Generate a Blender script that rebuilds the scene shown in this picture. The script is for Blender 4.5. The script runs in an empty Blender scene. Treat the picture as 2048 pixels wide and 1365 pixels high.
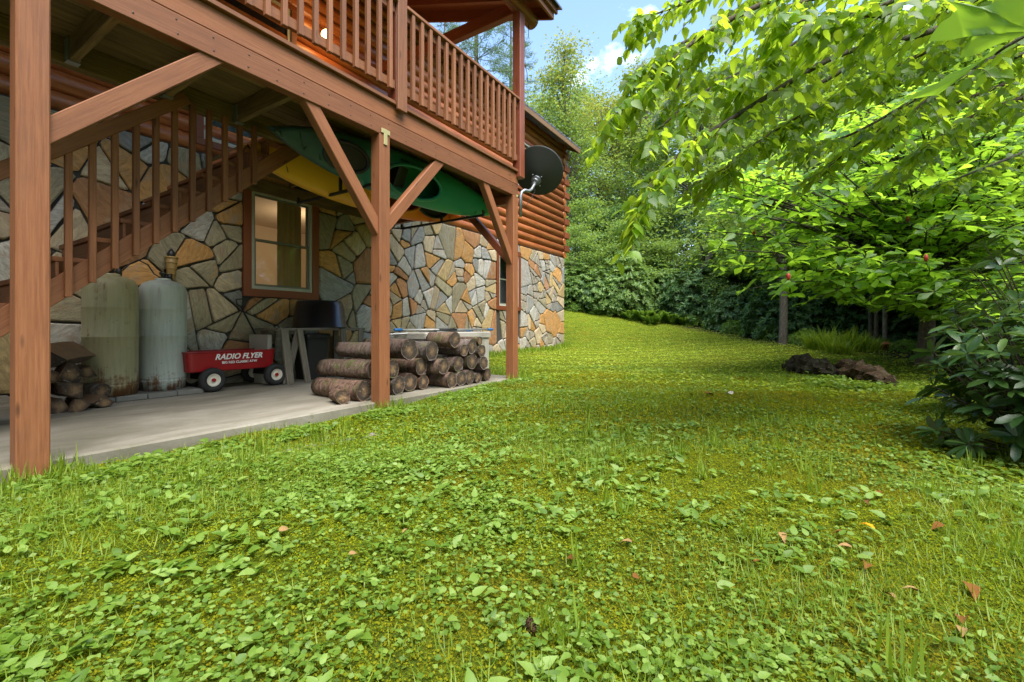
import bpy, bmesh, math, random
import numpy as np
from mathutils import Vector, Matrix, Quaternion
from mathutils import noise as mnoise

R = math.radians
rnd = random.Random(11)
rng = np.random.default_rng(7)
sc = bpy.context.scene
col = sc.collection

# ------------------------------------------------------------------ camera, sky, sun, exposure
CAM_Z = 0.76
FWD = Vector((0.8425, 0.5388, 0)).normalized()
RGT = Vector((FWD.y, -FWD.x, 0))
cam_d = bpy.data.cameras.new('camera')
cam = bpy.data.objects.new('camera', cam_d); col.objects.link(cam)
cam.location = (0, 0, CAM_Z)
cam.rotation_euler = (R(90), 0, math.atan2(-FWD.x, FWD.y))
cam_d.sensor_width = 36.0
cam_d.lens = 36.0 * 900 / 2048
cam_d.shift_y = -27.5 / 2048
cam_d.clip_start = 0.05
cam_d.clip_end = 2000
sc.camera = cam

SUN_DIR = Vector((-0.24, -0.36, 0.90)).normalized()      # towards the sun
world = bpy.data.worlds.new('World'); sc.world = world; world.use_nodes = True
nt = world.node_tree; nt.nodes.clear()
out = nt.nodes.new('ShaderNodeOutputWorld'); bg = nt.nodes.new('ShaderNodeBackground')
sky = nt.nodes.new('ShaderNodeTexSky'); sky.sky_type = 'NISHITA'; sky.sun_disc = False
sky.sun_elevation = math.asin(SUN_DIR.z); sky.sun_rotation = math.atan2(SUN_DIR.x, SUN_DIR.y)
sky.air_density = 1.0; sky.dust_density = 0.6; sky.ozone_density = 1.6
tc = nt.nodes.new('ShaderNodeTexCoord')
mp = nt.nodes.new('ShaderNodeMapping'); mp.inputs['Scale'].default_value = (1.0, 1.0, 1.9)
mp.inputs['Location'].default_value = (0.35, 0.1, 0.2)
ns = nt.nodes.new('ShaderNodeTexNoise'); ns.inputs['Scale'].default_value = 3.6
ns.inputs['Detail'].default_value = 7; ns.inputs['Roughness'].default_value = 0.58
rp = nt.nodes.new('ShaderNodeValToRGB'); rp.color_ramp.elements[0].position = 0.57; rp.color_ramp.elements[1].position = 0.80
mx = nt.nodes.new('ShaderNodeMix'); mx.data_type = 'RGBA'; mx.inputs['B'].default_value = (8.6, 9.2, 10.0, 1)
nt.links.new(tc.outputs['Generated'], mp.inputs['Vector']); nt.links.new(mp.outputs[0], ns.inputs['Vector'])
nt.links.new(ns.outputs[0], rp.inputs[0]); nt.links.new(rp.outputs[0], mx.inputs['Factor'])
nt.links.new(sky.outputs[0], mx.inputs['A']); nt.links.new(mx.outputs['Result'], bg.inputs['Color'])
bg.inputs['Strength'].default_value = 0.15
nt.links.new(bg.outputs[0], out.inputs[0])

sun_d = bpy.data.lights.new('sun', 'SUN'); sun_d.energy = 3.4; sun_d.angle = R(55); sun_d.color = (1.0, 0.95, 0.86)
sun = bpy.data.objects.new('sun', sun_d); col.objects.link(sun)
sun.rotation_euler = SUN_DIR.to_track_quat('Z', 'Y').to_euler()
sun.location = (0, 0, 30)

sc.view_settings.view_transform = 'Standard'; sc.view_settings.look = 'None'
sc.view_settings.gamma = 1.0; sc.view_settings.use_curve_mapping = False
sc.view_settings.exposure = 1.68
sc.render.engine = 'CYCLES'
sc.cycles.use_denoising = True
try: sc.cycles.denoiser = 'OPENIMAGEDENOISE'
except Exception: pass
sc.cycles.max_bounces = 7; sc.cycles.diffuse_bounces = 4; sc.cycles.glossy_bounces = 3
sc.cycles.transmission_bounces = 5; sc.cycles.transparent_max_bounces = 6
sc.cycles.sample_clamp_indirect = 6.0

# ------------------------------------------------------------------ helpers
WL = {}
def V(*a): return Vector(a)
def wl(o): return WL.get(o.name, Vector((0, 0, 0))) if o else Vector((0, 0, 0))
def W(px, py, d):                                   # a point at distance d along the view axis
    r = (px - 1024) / 900 * d
    p = FWD * d + RGT * r
    return Vector((p.x, p.y, CAM_Z - (py - 655) / 900 * d))
def place(o, parent, loc, rot=None):
    col.objects.link(o)
    WL[o.name] = Vector(loc)
    if parent: o.parent = parent
    o.location = Vector(loc) - wl(parent)
    if rot is not None:
        o.rotation_mode = 'QUATERNION'; o.rotation_quaternion = rot
    return o
def tag(o, label, cat, group=None, kind=None):
    if label: o['label'] = label
    if cat: o['category'] = cat
    if group: o['group'] = group
    if kind: o['kind'] = kind
    return o
def thing(name, loc, label, cat, group=None):
    o = bpy.data.objects.new(name, None); o.empty_display_size = 0.1
    place(o, None, loc); return tag(o, label, cat, group)
def struct(o): o['kind'] = 'structure'; return o
def smooth(me, on=True):
    me.polygons.foreach_set('use_smooth', np.full(len(me.polygons), on)); me.update()

def np_mesh(name, verts, quads=None, tris=None, mats=None, mat_idx=None, sm=False):
    """fast mesh from arrays; quads (n,4) and tris (m,3) index arrays"""
    me = bpy.data.meshes.new(name)
    verts = np.asarray(verts, dtype=np.float32)
    me.vertices.add(len(verts)); me.vertices.foreach_set('co', verts.ravel())
    q = np.zeros((0, 4), int) if quads is None else np.asarray(quads)
    t = np.zeros((0, 3), int) if tris is None else np.asarray(tris)
    loops = np.concatenate([q.ravel(), t.ravel()]).astype(np.int32)
    tot = np.concatenate([np.full(len(q), 4), np.full(len(t), 3)]).astype(np.int32)
    start = np.concatenate([[0], np.cumsum(tot)[:-1]]).astype(np.int32)
    me.loops.add(len(loops)); me.loops.foreach_set('vertex_index', loops)
    me.polygons.add(len(tot)); me.polygons.foreach_set('loop_start', start); me.polygons.foreach_set('loop_total', tot)
    if mat_idx is not None: me.polygons.foreach_set('material_index', np.asarray(mat_idx, dtype=np.int32))
    for m in (mats or []): me.materials.append(m)
    me.update(calc_edges=True); me.validate()
    if sm: smooth(me)
    return me

class MB:
    """collects shapes in world coordinates and links them as ONE mesh object"""
    def __init__(s): s.v = []; s.f = []; s.mi = []; s.cur = 0; s.sm = []
    def add(s, vs, fs, sm=False):
        b = len(s.v); s.v += [tuple(x) for x in vs]
        s.f += [tuple(b + i for i in f) for f in fs]; s.mi += [s.cur] * len(fs); s.sm += [sm] * len(fs); return s
    def box(s, x0, x1, y0, y1, z0, z1):
        vs = [(x, y, z) for z in (z0, z1) for y in (y0, y1) for x in (x0, x1)]
        return s.add(vs, [(0, 2, 3, 1), (4, 5, 7, 6), (0, 1, 5, 4), (2, 6, 7, 3), (0, 4, 6, 2), (1, 3, 7, 5)])
    def tube(s, pts, rad, n=8, cap=True, sm=True, jit=0.0):
        pts = [Vector(p) for p in pts]; k = len(pts)
        if not hasattr(rad, '__len__'): rad = [rad] * k
        ref = None; vs = []
        for i, p in enumerate(pts):
            t = (pts[min(i + 1, k - 1)] - pts[max(i - 1, 0)]).normalized()
            if ref is None:
                ref = t.orthogonal().normalized()
            ref = (ref - t * ref.dot(t))
            ref = ref.normalized() if ref.length > 1e-6 else t.orthogonal().normalized()
            bi = t.cross(ref)
            for j in range(n):
                a = 2 * math.pi * j / n
                rr = rad[i] * (1 + (rnd.uniform(-jit, jit) if jit else 0))
                vs.append(p + (ref * math.cos(a) + bi * math.sin(a)) * rr)
        fs = [(i * n + j, i * n + (j + 1) % n, (i + 1) * n + (j + 1) % n, (i + 1) * n + j) for i in range(k - 1) for j in range(n)]
        s.add(vs, fs, sm)
        if cap:
            b = len(s.v) - len(vs)
            s.f.append(tuple(b + j for j in reversed(range(n)))); s.f.append(tuple(b + (k - 1) * n + j for j in range(n)))
            s.mi += [s.cur] * 2; s.sm += [False] * 2
        return s
    def lathe(s, cx, cy, prof, n=24, sm=True):
        vs = [(cx + r * math.cos(2 * math.pi * j / n), cy + r * math.sin(2 * math.pi * j / n), z) for r, z in prof for j in range(n)]
        k = len(prof)
        fs = [(i * n + j, i * n + (j + 1) % n, (i + 1) * n + (j + 1) % n, (i + 1) * n + j) for i in range(k - 1) for j in range(n)]
        fs.append(tuple(reversed(range(n)))); fs.append(tuple((k - 1) * n + j for j in range(n)))
        s.add(vs, fs, sm); return s
    def build(s, name, mats, parent=None, origin=None, bevel=0.0, local=False):
        """local=True: coordinates are already in the parent's own frame"""
        if not isinstance(mats, (list, tuple)): mats = [mats]
        vs = np.array(s.v, dtype=float)
        if local: org = Vector((0, 0, 0))
        elif origin is None:
            c = (vs.min(0) + vs.max(0)) / 2; org = Vector((c[0], c[1], vs[:, 2].min()))
        else: org = Vector(origin)
        vs = vs - np.array(org)
        me = bpy.data.meshes.new(name); me.from_pydata([tuple(v) for v in vs], [], s.f)
        for m in mats: me.materials.append(m)
        me.polygons.foreach_set('material_index', np.array(s.mi, dtype=np.int32))
        me.polygons.foreach_set('use_smooth', np.array(s.sm, dtype=bool))
        if bevel > 0:
            bm = bmesh.new(); bm.from_mesh(me)
            bmesh.ops.bevel(bm, geom=[e for e in bm.edges if len(e.link_faces) == 2 and e.calc_face_angle(0) > 0.6], offset=bevel, segments=1, affect='EDGES', clamp_overlap=True)
            bm.to_mesh(me); bm.free()
        me.update()
        o = bpy.data.objects.new(name, me)
        if local:
            col.objects.link(o); o.parent = parent; WL[o.name] = wl(parent)
        else: place(o, parent, org)
        return o

_bc = {}
def board_mesh(L, Wd, H, mat, bev=0.004):
    key = (round(L, 3), round(Wd, 3), round(H, 3), mat.name, bev)
    if key in _bc: return _bc[key]
    bm = bmesh.new(); bmesh.ops.create_cube(bm, size=1.0)
    for v in bm.verts: v.co = (v.co.x * L, v.co.y * Wd, v.co.z * H)
    if bev: bmesh.ops.bevel(bm, geom=bm.edges[:], offset=min(bev, 0.3 * min(Wd, H, L)), segments=1, affect='EDGES')
    uv = bm.loops.layers.uv.new('UVMap')
    for f in bm.faces:
        n = f.normal
        for l in f.loops:
            c = l.vert.co
            if abs(n.x) > 0.9: l[uv].uv = (c.y * 0.3 + 40, c.z)
            elif abs(n.y) > abs(n.z): l[uv].uv = (c.x, c.z + 3)
            else: l[uv].uv = (c.x, c.y)
    me = bpy.data.meshes.new('board'); bm.to_mesh(me); bm.free(); me.materials.append(mat)
    _bc[key] = me; return me
def beam(name, p0, p1, w, h, mat, parent=None, up=None, bev=0.004):
    """a board from p0 to p1 (axis centres); h along 'up', w across"""
    p0, p1 = Vector(p0), Vector(p1); x = (p1 - p0); L = x.length; x.normalize()
    up = Vector(up) if up else (Vector((0, 0, 1)) if abs(x.z) < 0.95 else Vector((0, 1, 0)))
    z = (up - x * up.dot(x)).normalized(); y = z.cross(x)
    q = Matrix((x, y, z)).transposed().to_quaternion()
    o = bpy.data.objects.new(name, board_mesh(L, w, h, mat, bev))
    return place(o, parent, (p0 + p1) / 2, q)
def bbox(name, x0, x1, y0, y1, z0, z1, mat, parent=None, bev=0.004):
    """an axis-aligned board, grain along its longest side"""
    c = Vector(((x0 + x1) / 2, (y0 + y1) / 2, (z0 + z1) / 2)); d = (x1 - x0, y1 - y0, z1 - z0)
    a = d.index(max(d))
    if a == 0: return beam(name, (x0, c.y, c.z), (x1, c.y, c.z), d[1], d[2], mat, parent, bev=bev)
    if a == 1: return beam(name, (c.x, y0, c.z), (c.x, y1, c.z), d[0], d[2], mat, parent, bev=bev)
    return beam(name, (c.x, c.y, z0), (c.x, c.y, z1), d[0], d[1], mat, parent, bev=bev)

# ------------------------------------------------------------------ materials
def nd(nt, typ, ins=None, **props):
    n = nt.nodes.new(typ)
    for k, v in props.items(): setattr(n, k, v)
    for k, v in (ins or {}).items():
        s = n.inputs[k]
        if isinstance(v, bpy.types.NodeSocket): nt.links.new(v, s)
        else:
            if hasattr(s.default_value, '__len__') and len(s.default_value) == 4 and len(v) == 3: v = (*v, 1)
            s.default_value = v
    return n
def newmat(name):
    m = bpy.data.materials.new(name); m.use_nodes = True; m.node_tree.nodes.clear()
    t = m.node_tree
    o = t.nodes.new('ShaderNodeOutputMaterial'); b = t.nodes.new('ShaderNodeBsdfPrincipled')
    t.links.new(b.outputs[0], o.inputs[0]); return m, t, b, o
def ramp(t, fac, stops):
    n = t.nodes.new('ShaderNodeValToRGB'); e = n.color_ramp.elements
    while len(e) < len(stops): e.new(0.5)
    for i, (p, c) in enumerate(stops): e[i].position = p; e[i].color = (*c, 1) if len(c) == 3 else c
    t.links.new(fac, n.inputs[0]); return n.outputs[0]
def mixc(t, fac, a, b, mode='MIX'):
    n = t.nodes.new('ShaderNodeMix'); n.data_type = 'RGBA'; n.blend_type = mode
    for k, v in (('Factor', fac), ('A', a), ('B', b)):
        s = n.inputs[k] if k == 'Factor' else [i for i in n.inputs if i.name == k and i.type == 'RGBA'][0]
        if isinstance(v, bpy.types.NodeSocket): t.links.new(v, s)
        elif k == 'Factor': s.default_value = v
        else: s.default_value = (*v, 1)
    return [x for x in n.outputs if x.type == 'RGBA'][0]
def math_(t, op, a, b=0.0):
    n = t.nodes.new('ShaderNodeMath'); n.operation = op
    for i, v in enumerate((a, b)):
        if isinstance(v, bpy.types.NodeSocket): t.links.new(v, n.inputs[i])
        else: n.inputs[i].default_value = v
    return n.outputs[0]
def bump(t, b, h, strength=0.3, dist=0.01):
    n = nd(t, 'ShaderNodeBump', {'Strength': strength, 'Distance': dist, 'Height': h}); t.links.new(n.outputs[0], b.inputs['Normal'])
def noise(t, vec, scale, detail=4, rough=0.55, dist=0.0):
    return nd(t, 'ShaderNodeTexNoise', {'Vector': vec, 'Scale': scale, 'Detail': detail, 'Roughness': rough, 'Distortion': dist}).outputs[0]
def scaled(t, vec, s, loc=None):
    n = nd(t, 'ShaderNodeMapping', {'Vector': vec, 'Scale': s})
    if loc is not None: t.links.new(loc, n.inputs['Location'])
    return n.outputs[0]
def objrand(t): return t.nodes.new('ShaderNodeObjectInfo').outputs['Random']
def comb(t, v):
    n = t.nodes.new('ShaderNodeCombineXYZ')
    for i in range(3): t.links.new(v, n.inputs[i])
    return n.outputs[0]

def wood_mat(name, c0, c1, c2, rough=0.6, stain=(0.06, 0.03, 0.02), stain_amt=0.35, green=0.0, spec=0.35):
    m, t, b, o = newmat(name)
    uv = nd(t, 'ShaderNodeTexCoord').outputs['UV']; r = objrand(t)
    off = comb(t, math_(t, 'MULTIPLY', r, 37.0))
    g = noise(t, scaled(t, uv, (1.3, 40, 1), off), 2.2, 7, 0.66, 0.35)
    fine = noise(t, scaled(t, uv, (6, 160, 1), off), 3.0, 3, 0.6)
    low = noise(t, scaled(t, uv, (1.0, 3.0, 1), off), 2.3, 5, 0.6)
    c = ramp(t, g, [(0.28, c0), (0.5, c1), (0.74, c2)])
    c = mixc(t, math_(t, 'MULTIPLY', fine, 0.35), c, c0)
    st = nd(t, 'ShaderNodeMapRange', {'Value': low, 'From Min': 0.48, 'From Max': 0.75, 'To Min': 0.0, 'To Max': stain_amt}).outputs[0]
    c = mixc(t, st, c, stain)
    # knots
    vo = nd(t, 'ShaderNodeTexVoronoi', {'Vector': scaled(t, uv, (2.1, 9.0, 1), off), 'Scale': 1.0}, feature='F1')
    kn = nd(t, 'ShaderNodeMapRange', {'Value': vo.outputs['Distance'], 'From Min': 0.05, 'From Max': 0.12, 'To Min': 0.75, 'To Max': 0.0}).outputs[0]
    c = mixc(t, kn, c, tuple(x * 0.35 for x in c0))
    tone = nd(t, 'ShaderNodeMapRange', {'Value': r, 'To Min': 0.78, 'To Max': 1.18}).outputs[0]
    hs = nd(t, 'ShaderNodeHueSaturation', {'Value': tone, 'Color': c}).outputs[0]
    if green:
        hs = mixc(t, math_(t, 'MULTIPLY', noise(t, scaled(t, uv, (2, 6, 1), off), 3.1, 4), green), hs, (0.05, 0.06, 0.02))
    t.links.new(hs, b.inputs['Base Color'])
    b.inputs['Roughness'].default_value = rough; b.inputs['Specular IOR Level'].default_value = spec
    h = math_(t, 'ADD', math_(t, 'MULTIPLY', g, 0.7), math_(t, 'MULTIPLY', fine, 0.4))
    bump(t, b, h, 0.35, 0.006)
    return m
M = {}
M['deck'] = wood_mat('stained_wood', (0.17, 0.060, 0.023), (0.255, 0.096, 0.038), (0.32, 0.136, 0.060), 0.62, stain_amt=0.25)
M['rail'] = wood_mat('rail_wood', (0.19, 0.070, 0.028), (0.27, 0.108, 0.046), (0.34, 0.158, 0.075), 0.6, stain_amt=0.2)
M['porch'] = wood_mat('dark_stained_wood', (0.13, 0.034, 0.016), (0.24, 0.066, 0.03), (0.33, 0.10, 0.045), 0.42, stain_amt=0.3, spec=0.5)
M['under'] = wood_mat('raw_deck_lumber', (0.10, 0.058, 0.024), (0.22, 0.135, 0.058), (0.34, 0.225, 0.10), 0.8, (0.03, 0.02, 0.01), 0.7, green=0.15)
M['casing'] = wood_mat('window_casing', (0.12, 0.03, 0.012), (0.22, 0.06, 0.022), (0.28, 0.09, 0.035), 0.5, stain_amt=0.2)
M['grey_wood'] = wood_mat('weathered_grey_wood', (0.09, 0.078, 0.06), (0.18, 0.155, 0.12), (0.29, 0.255, 0.2), 0.85, (0.06, 0.05, 0.035), 0.6)
M['soffit'] = wood_mat('soffit_wood', (0.13, 0.07, 0.03), (0.22, 0.125, 0.06), (0.3, 0.18, 0.09), 0.6, stain_amt=0.3)

def log_mat():
    m, t, b, o = newmat('stained_log')
    c = nd(t, 'ShaderNodeTexCoord').outputs['Object']; r = objrand(t); off = comb(t, math_(t, 'MULTIPLY', r, 23.0))
    g = noise(t, scaled(t, c, (1.1, 14, 14), off), 1.6, 6, 0.6, 0.4); low = noise(t, scaled(t, c, (0.7, 2, 2), off), 1.4, 4)
    cc = ramp(t, g, [(0.3, (0.19, 0.046, 0.014)), (0.5, (0.35, 0.105, 0.03)), (0.75, (0.45, 0.17, 0.058))])
    cc = mixc(t, nd(t, 'ShaderNodeMapRange', {'Value': low, 'From Min': 0.5, 'From Max': 0.75, 'To Max': 0.6}).outputs[0], cc, (0.16, 0.04, 0.012))
    t.links.new(cc, b.inputs['Base Color']); b.inputs['Roughness'].default_value = 0.38; b.inputs['Specular IOR Level'].default_value = 0.5
    bump(t, b, g, 0.25, 0.006); return m
M['log'] = log_mat()

def stone_mat():
    m, t, b, o = newmat('flagstone')
    oi = t.nodes.new('ShaderNodeObjectInfo'); c = nd(t, 'ShaderNodeTexCoord').outputs['Object']
    off = comb(t, math_(t, 'MULTIPLY', oi.outputs['Random'], 31.0))
    rot = nd(t, 'ShaderNodeMapping', {'Vector': c}); t.links.new(off, rot.inputs['Rotation']); t.links.new(off, rot.inputs['Location'])
    streak = noise(t, scaled(t, rot.outputs[0], (4, 4, 16)), 2.0, 8, 0.68, 0.8)
    blot = noise(t, rot.outputs[0], 5.0, 5, 0.6, 0.5); fine = noise(t, rot.outputs[0], 60.0, 4, 0.6)
    f1 = nd(t, 'ShaderNodeMapRange', {'Value': streak, 'From Min': 0.3, 'From Max': 0.7, 'To Min': 0.55, 'To Max': 1.35}).outputs[0]
    base = nd(t, 'ShaderNodeHueSaturation', {'Value': f1, 'Color': oi.outputs['Color']}).outputs[0]
    rust = nd(t, 'ShaderNodeMapRange', {'Value': blot, 'From Min': 0.52, 'From Max': 0.68, 'To Max': 0.65}).outputs[0]
    tint = ramp(t, oi.outputs['Random'], [(0.0, (0.33, 0.16, 0.05)), (0.4, (0.30, 0.29, 0.27)), (0.7, (0.42, 0.24, 0.09)), (1.0, (0.22, 0.21, 0.20))])
    cc = mixc(t, rust, base, tint)
    cc = mixc(t, math_(t, 'MULTIPLY', fine, 0.3), cc, (0.10, 0.085, 0.06))
    t.links.new(cc, b.inputs['Base Color']); b.inputs['Roughness'].default_value = 0.78; b.inputs['Specular IOR Level'].default_value = 0.3
    bump(t, b, math_(t, 'ADD', streak, math_(t, 'MULTIPLY', fine, 0.3)), 0.7, 0.02); return m
M['stone'] = stone_mat()

def simple(name, c, rough=0.5, metal=0.0, var=0.15, scale=6.0, spec=0.5, bmp=0.0, dirt=None, dirt_amt=0.5):
    m, t, b, o = newmat(name)
    oc = nd(t, 'ShaderNodeTexCoord').outputs['Object']
    n = noise(t, oc, scale, 5, 0.6)
    cc = mixc(t, n, tuple(x * (1 - var) for x in c), tuple(min(1, x * (1 + var)) for x in c))
    if dirt:
        d = nd(t, 'ShaderNodeMapRange', {'Value': noise(t, oc, scale * 0.7, 6, 0.65), 'From Min': 0.5, 'From Max': 0.75, 'To Max': dirt_amt}).outputs[0]
        cc = mixc(t, d, cc, dirt)
    t.links.new(cc, b.inputs['Base Color'])
    b.inputs['Roughness'].default_value = rough; b.inputs['Metallic'].default_value = metal; b.inputs['Specular IOR Level'].default_value = spec
    if bmp: bump(t, b, n, bmp, 0.01)
    return m
M['mortar'] = simple('dark_mortar', (0.045, 0.042, 0.036), 0.95, bmp=0.6, scale=30)
M['roof'] = simple('metal_roof', (0.14, 0.15, 0.16), 0.4, 0.6)
M['black'] = simple('black_metal', (0.012, 0.012, 0.013), 0.45)
M['rubber'] = simple('black_rubber', (0.016, 0.016, 0.016), 0.75, bmp=0.5, scale=40)
M['tub'] = simple('black_plastic', (0.008, 0.009, 0.011), 0.28, spec=0.6)
M['bin'] = simple('dark_bin_plastic', (0.02, 0.018, 0.016), 0.6)
M['red'] = simple('red_paint', (0.30, 0.008, 0.010), 0.33, spec=0.5, dirt=(0.09, 0.01, 0.01), dirt_amt=0.4)
M['white'] = simple('white_plastic', (0.62, 0.58, 0.48), 0.5, dirt=(0.25, 0.2, 0.13), dirt_amt=0.5)
M['letter'] = simple('white_lettering', (0.75, 0.74, 0.72), 0.5)
M['dark_letter'] = simple('dark_lettering', (0.005, 0.03, 0.025), 0.5)
M['trim'] = simple('window_trim', (0.42, 0.41, 0.35), 0.5, dirt=(0.2, 0.2, 0.12), dirt_amt=0.35)
M['galv'] = simple('galvanized', (0.30, 0.32, 0.35), 0.45, 0.7)
M['plate'] = simple('zinc_plate', (0.5, 0.43, 0.2), 0.45, 0.4)
M['dish'] = simple('dish_grey', (0.05, 0.056, 0.052), 0.5, spec=0.3)
M['resin'] = simple('beige_resin', (0.44, 0.41, 0.35), 0.55, dirt=(0.22, 0.2, 0.15), dirt_amt=0.5, scale=4)
M['blue'] = simple('blue_plastic', (0.02, 0.15, 0.42), 0.4)
M['pole'] = simple('grey_pole', (0.38, 0.38, 0.37), 0.35, 0.4)
M['curtain'] = simple('curtain', (0.42, 0.30, 0.12), 0.9)
M['room'] = simple('room_wall', (0.62, 0.5, 0.36), 0.9, var=0.05)
M['room_dark'] = simple('room_dark', (0.2, 0.17, 0.13), 0.9)
M['paver'] = simple('concrete_paver', (0.17, 0.165, 0.15), 0.9, bmp=0.5, scale=20, dirt=(0.07, 0.08, 0.05))
M['bamboo'] = simple('bamboo', (0.30, 0.19, 0.06), 0.5)
M['board_stone'] = simple('grey_fieldstone', (0.17, 0.155, 0.13), 0.9, bmp=0.8, scale=14, dirt=(0.07, 0.08, 0.03))

def glass_mat(name, refl, tint=(0.85, 0.88, 0.85)):
    m, t, b, o = newmat(name); t.nodes.remove(b)
    tr = nd(t, 'ShaderNodeBsdfTransparent', {'Color': tint}); gl = nd(t, 'ShaderNodeBsdfGlossy', {'Roughness': 0.02, 'Color': (1, 1, 1)})
    fr = nd(t, 'ShaderNodeFresnel', {'IOR': 1.5})
    f = math_(t, 'ADD', math_(t, 'MULTIPLY', fr.outputs[0], 0.35), refl)
    mx = nd(t, 'ShaderNodeMixShader', {0: f, 1: tr.outputs[0], 2: gl.outputs[0]}); t.links.new(mx.outputs[0], o.inputs[0]); return m
M['glass'] = glass_mat('window_glass', 0.01)
def emis(name, c, s):
    m, t, b, o = newmat(name); b.inputs['Emission Color'].default_value = (*c, 1); b.inputs['Emission Strength'].default_value = s
    b.inputs['Base Color'].default_value = (*c, 1); return m
M['bulb'] = emis('lit_globe', (1.0, 0.6, 0.2), 4.5)

def concrete_mat():
    m, t, b, o = newmat('patio_concrete'); c = nd(t, 'ShaderNodeTexCoord').outputs['Object']
    a = noise(t, scaled(t, c, (0.5, 1.2, 1)), 1.6, 7, 0.62, 0.6); f = noise(t, c, 40, 4); d = noise(t, scaled(t, c, (2, 5, 2)), 3.0, 6, 0.7, 1.0)
    cc = ramp(t, a, [(0.3, (0.10, 0.09, 0.06)), (0.5, (0.19, 0.17, 0.13)), (0.7, (0.30, 0.275, 0.225))])
    cc = mixc(t, nd(t, 'ShaderNodeMapRange', {'Value': d, 'From Min': 0.55, 'From Max': 0.72, 'To Max': 0.7}).outputs[0], cc, (0.13, 0.13, 0.06))
    cc = mixc(t, math_(t, 'MULTIPLY', f, 0.25), cc, (0.1, 0.09, 0.07))
    t.links.new(cc, b.inputs['Base Color']); b.inputs['Roughness'].default_value = 0.85; bump(t, b, f, 0.3, 0.006); return m
M['concrete'] = concrete_mat()

def tank_mat(name, paint, rust_amt):
    m, t, b, o = newmat(name); tcn = nd(t, 'ShaderNodeTexCoord'); c = tcn.outputs['Object']
    sp = nd(t, 'ShaderNodeSeparateXYZ', {0: c}).outputs['Z']
    a = noise(t, c, 9, 6, 0.7); st = noise(t, scaled(t, c, (14, 14, 1.2)), 2, 5, 0.65); sp2 = noise(t, c, 32, 3, 0.7)
    low = nd(t, 'ShaderNodeMapRange', {'Value': sp, 'From Min': 0.0, 'From Max': 0.32, 'To Min': 0.24, 'To Max': 0.0}).outputs[0]
    f = math_(t, 'ADD', math_(t, 'ADD', math_(t, 'MULTIPLY', a, 0.6), math_(t, 'MULTIPLY', st, 0.4)), low)
    rust = nd(t, 'ShaderNodeMapRange', {'Value': f, 'From Min': 0.66 - rust_amt, 'From Max': 0.78 - rust_amt, 'To Max': 0.95}).outputs[0]
    cc = mixc(t, nd(t, 'ShaderNodeMapRange', {'Value': st, 'From Min': 0.45, 'From Max': 0.7, 'To Max': 0.5}).outputs[0], paint, tuple(x * 0.55 for x in paint))
    rc = mixc(t, sp2, (0.05, 0.02, 0.008), (0.24, 0.09, 0.025))
    cc = mixc(t, rust, cc, rc)
    spk = nd(t, 'ShaderNodeMapRange', {'Value': sp2, 'From Min': 0.66, 'From Max': 0.72, 'To Max': 0.8}).outputs[0]
    cc = mixc(t, spk, cc, (0.05, 0.03, 0.015))
    t.links.new(cc, b.inputs['Base Color']); b.inputs['Roughness'].default_value = 0.5; return m
M['tank_cream'] = tank_mat('cream_tank_paint', (0.37, 0.335, 0.20), 0.09)
M['tank_grey'] = tank_mat('pale_grey_tank_paint', (0.46, 0.50, 0.46), 0.03)

def kayak_green():
    m, t, b, o = newmat('green_kayak_plastic_shaded_end'); c = nd(t, 'ShaderNodeTexCoord').outputs['Object']
    x = nd(t, 'ShaderNodeSeparateXYZ', {0: c}).outputs['X']; n = noise(t, scaled(t, c, (1, 3, 3)), 1.5, 5)
    f = math_(t, 'ADD', nd(t, 'ShaderNodeMapRange', {'Value': x, 'From Min': -1.7, 'From Max': 1.7}).outputs[0], math_(t, 'MULTIPLY', math_(t, 'SUBTRACT', n, 0.5), 0.5))
    cc = ramp(t, f, [(0.1, (0.03, 0.075, 0.066)), (0.42, (0.014, 0.22, 0.165)), (0.9, (0.016, 0.32, 0.17))])  # left end of the hull darkened, shade put into the green
    t.links.new(cc, b.inputs['Base Color']); b.inputs['Roughness'].default_value = 0.36; return m
def kayak_yellow():
    m, t, b, o = newmat('yellow_orange_kayak_plastic'); c = nd(t, 'ShaderNodeTexCoord').outputs['Object']
    x = nd(t, 'ShaderNodeSeparateXYZ', {0: c}).outputs['X']; n = noise(t, scaled(t, c, (1, 3, 3)), 1.7, 5)
    f = math_(t, 'ADD', nd(t, 'ShaderNodeMapRange', {'Value': x, 'From Min': -1.7, 'From Max': 1.7}).outputs[0], math_(t, 'MULTIPLY', math_(t, 'SUBTRACT', n, 0.5), 0.7))
    cc = ramp(t, f, [(0.3, (0.80, 0.42, 0.02)), (0.55, (0.82, 0.30, 0.02)), (0.85, (0.80, 0.13, 0.012))])
    t.links.new(cc, b.inputs['Base Color']); b.inputs['Roughness'].default_value = 0.38; return m
M['kgreen'] = kayak_green(); M['kyellow'] = kayak_yellow()

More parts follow.
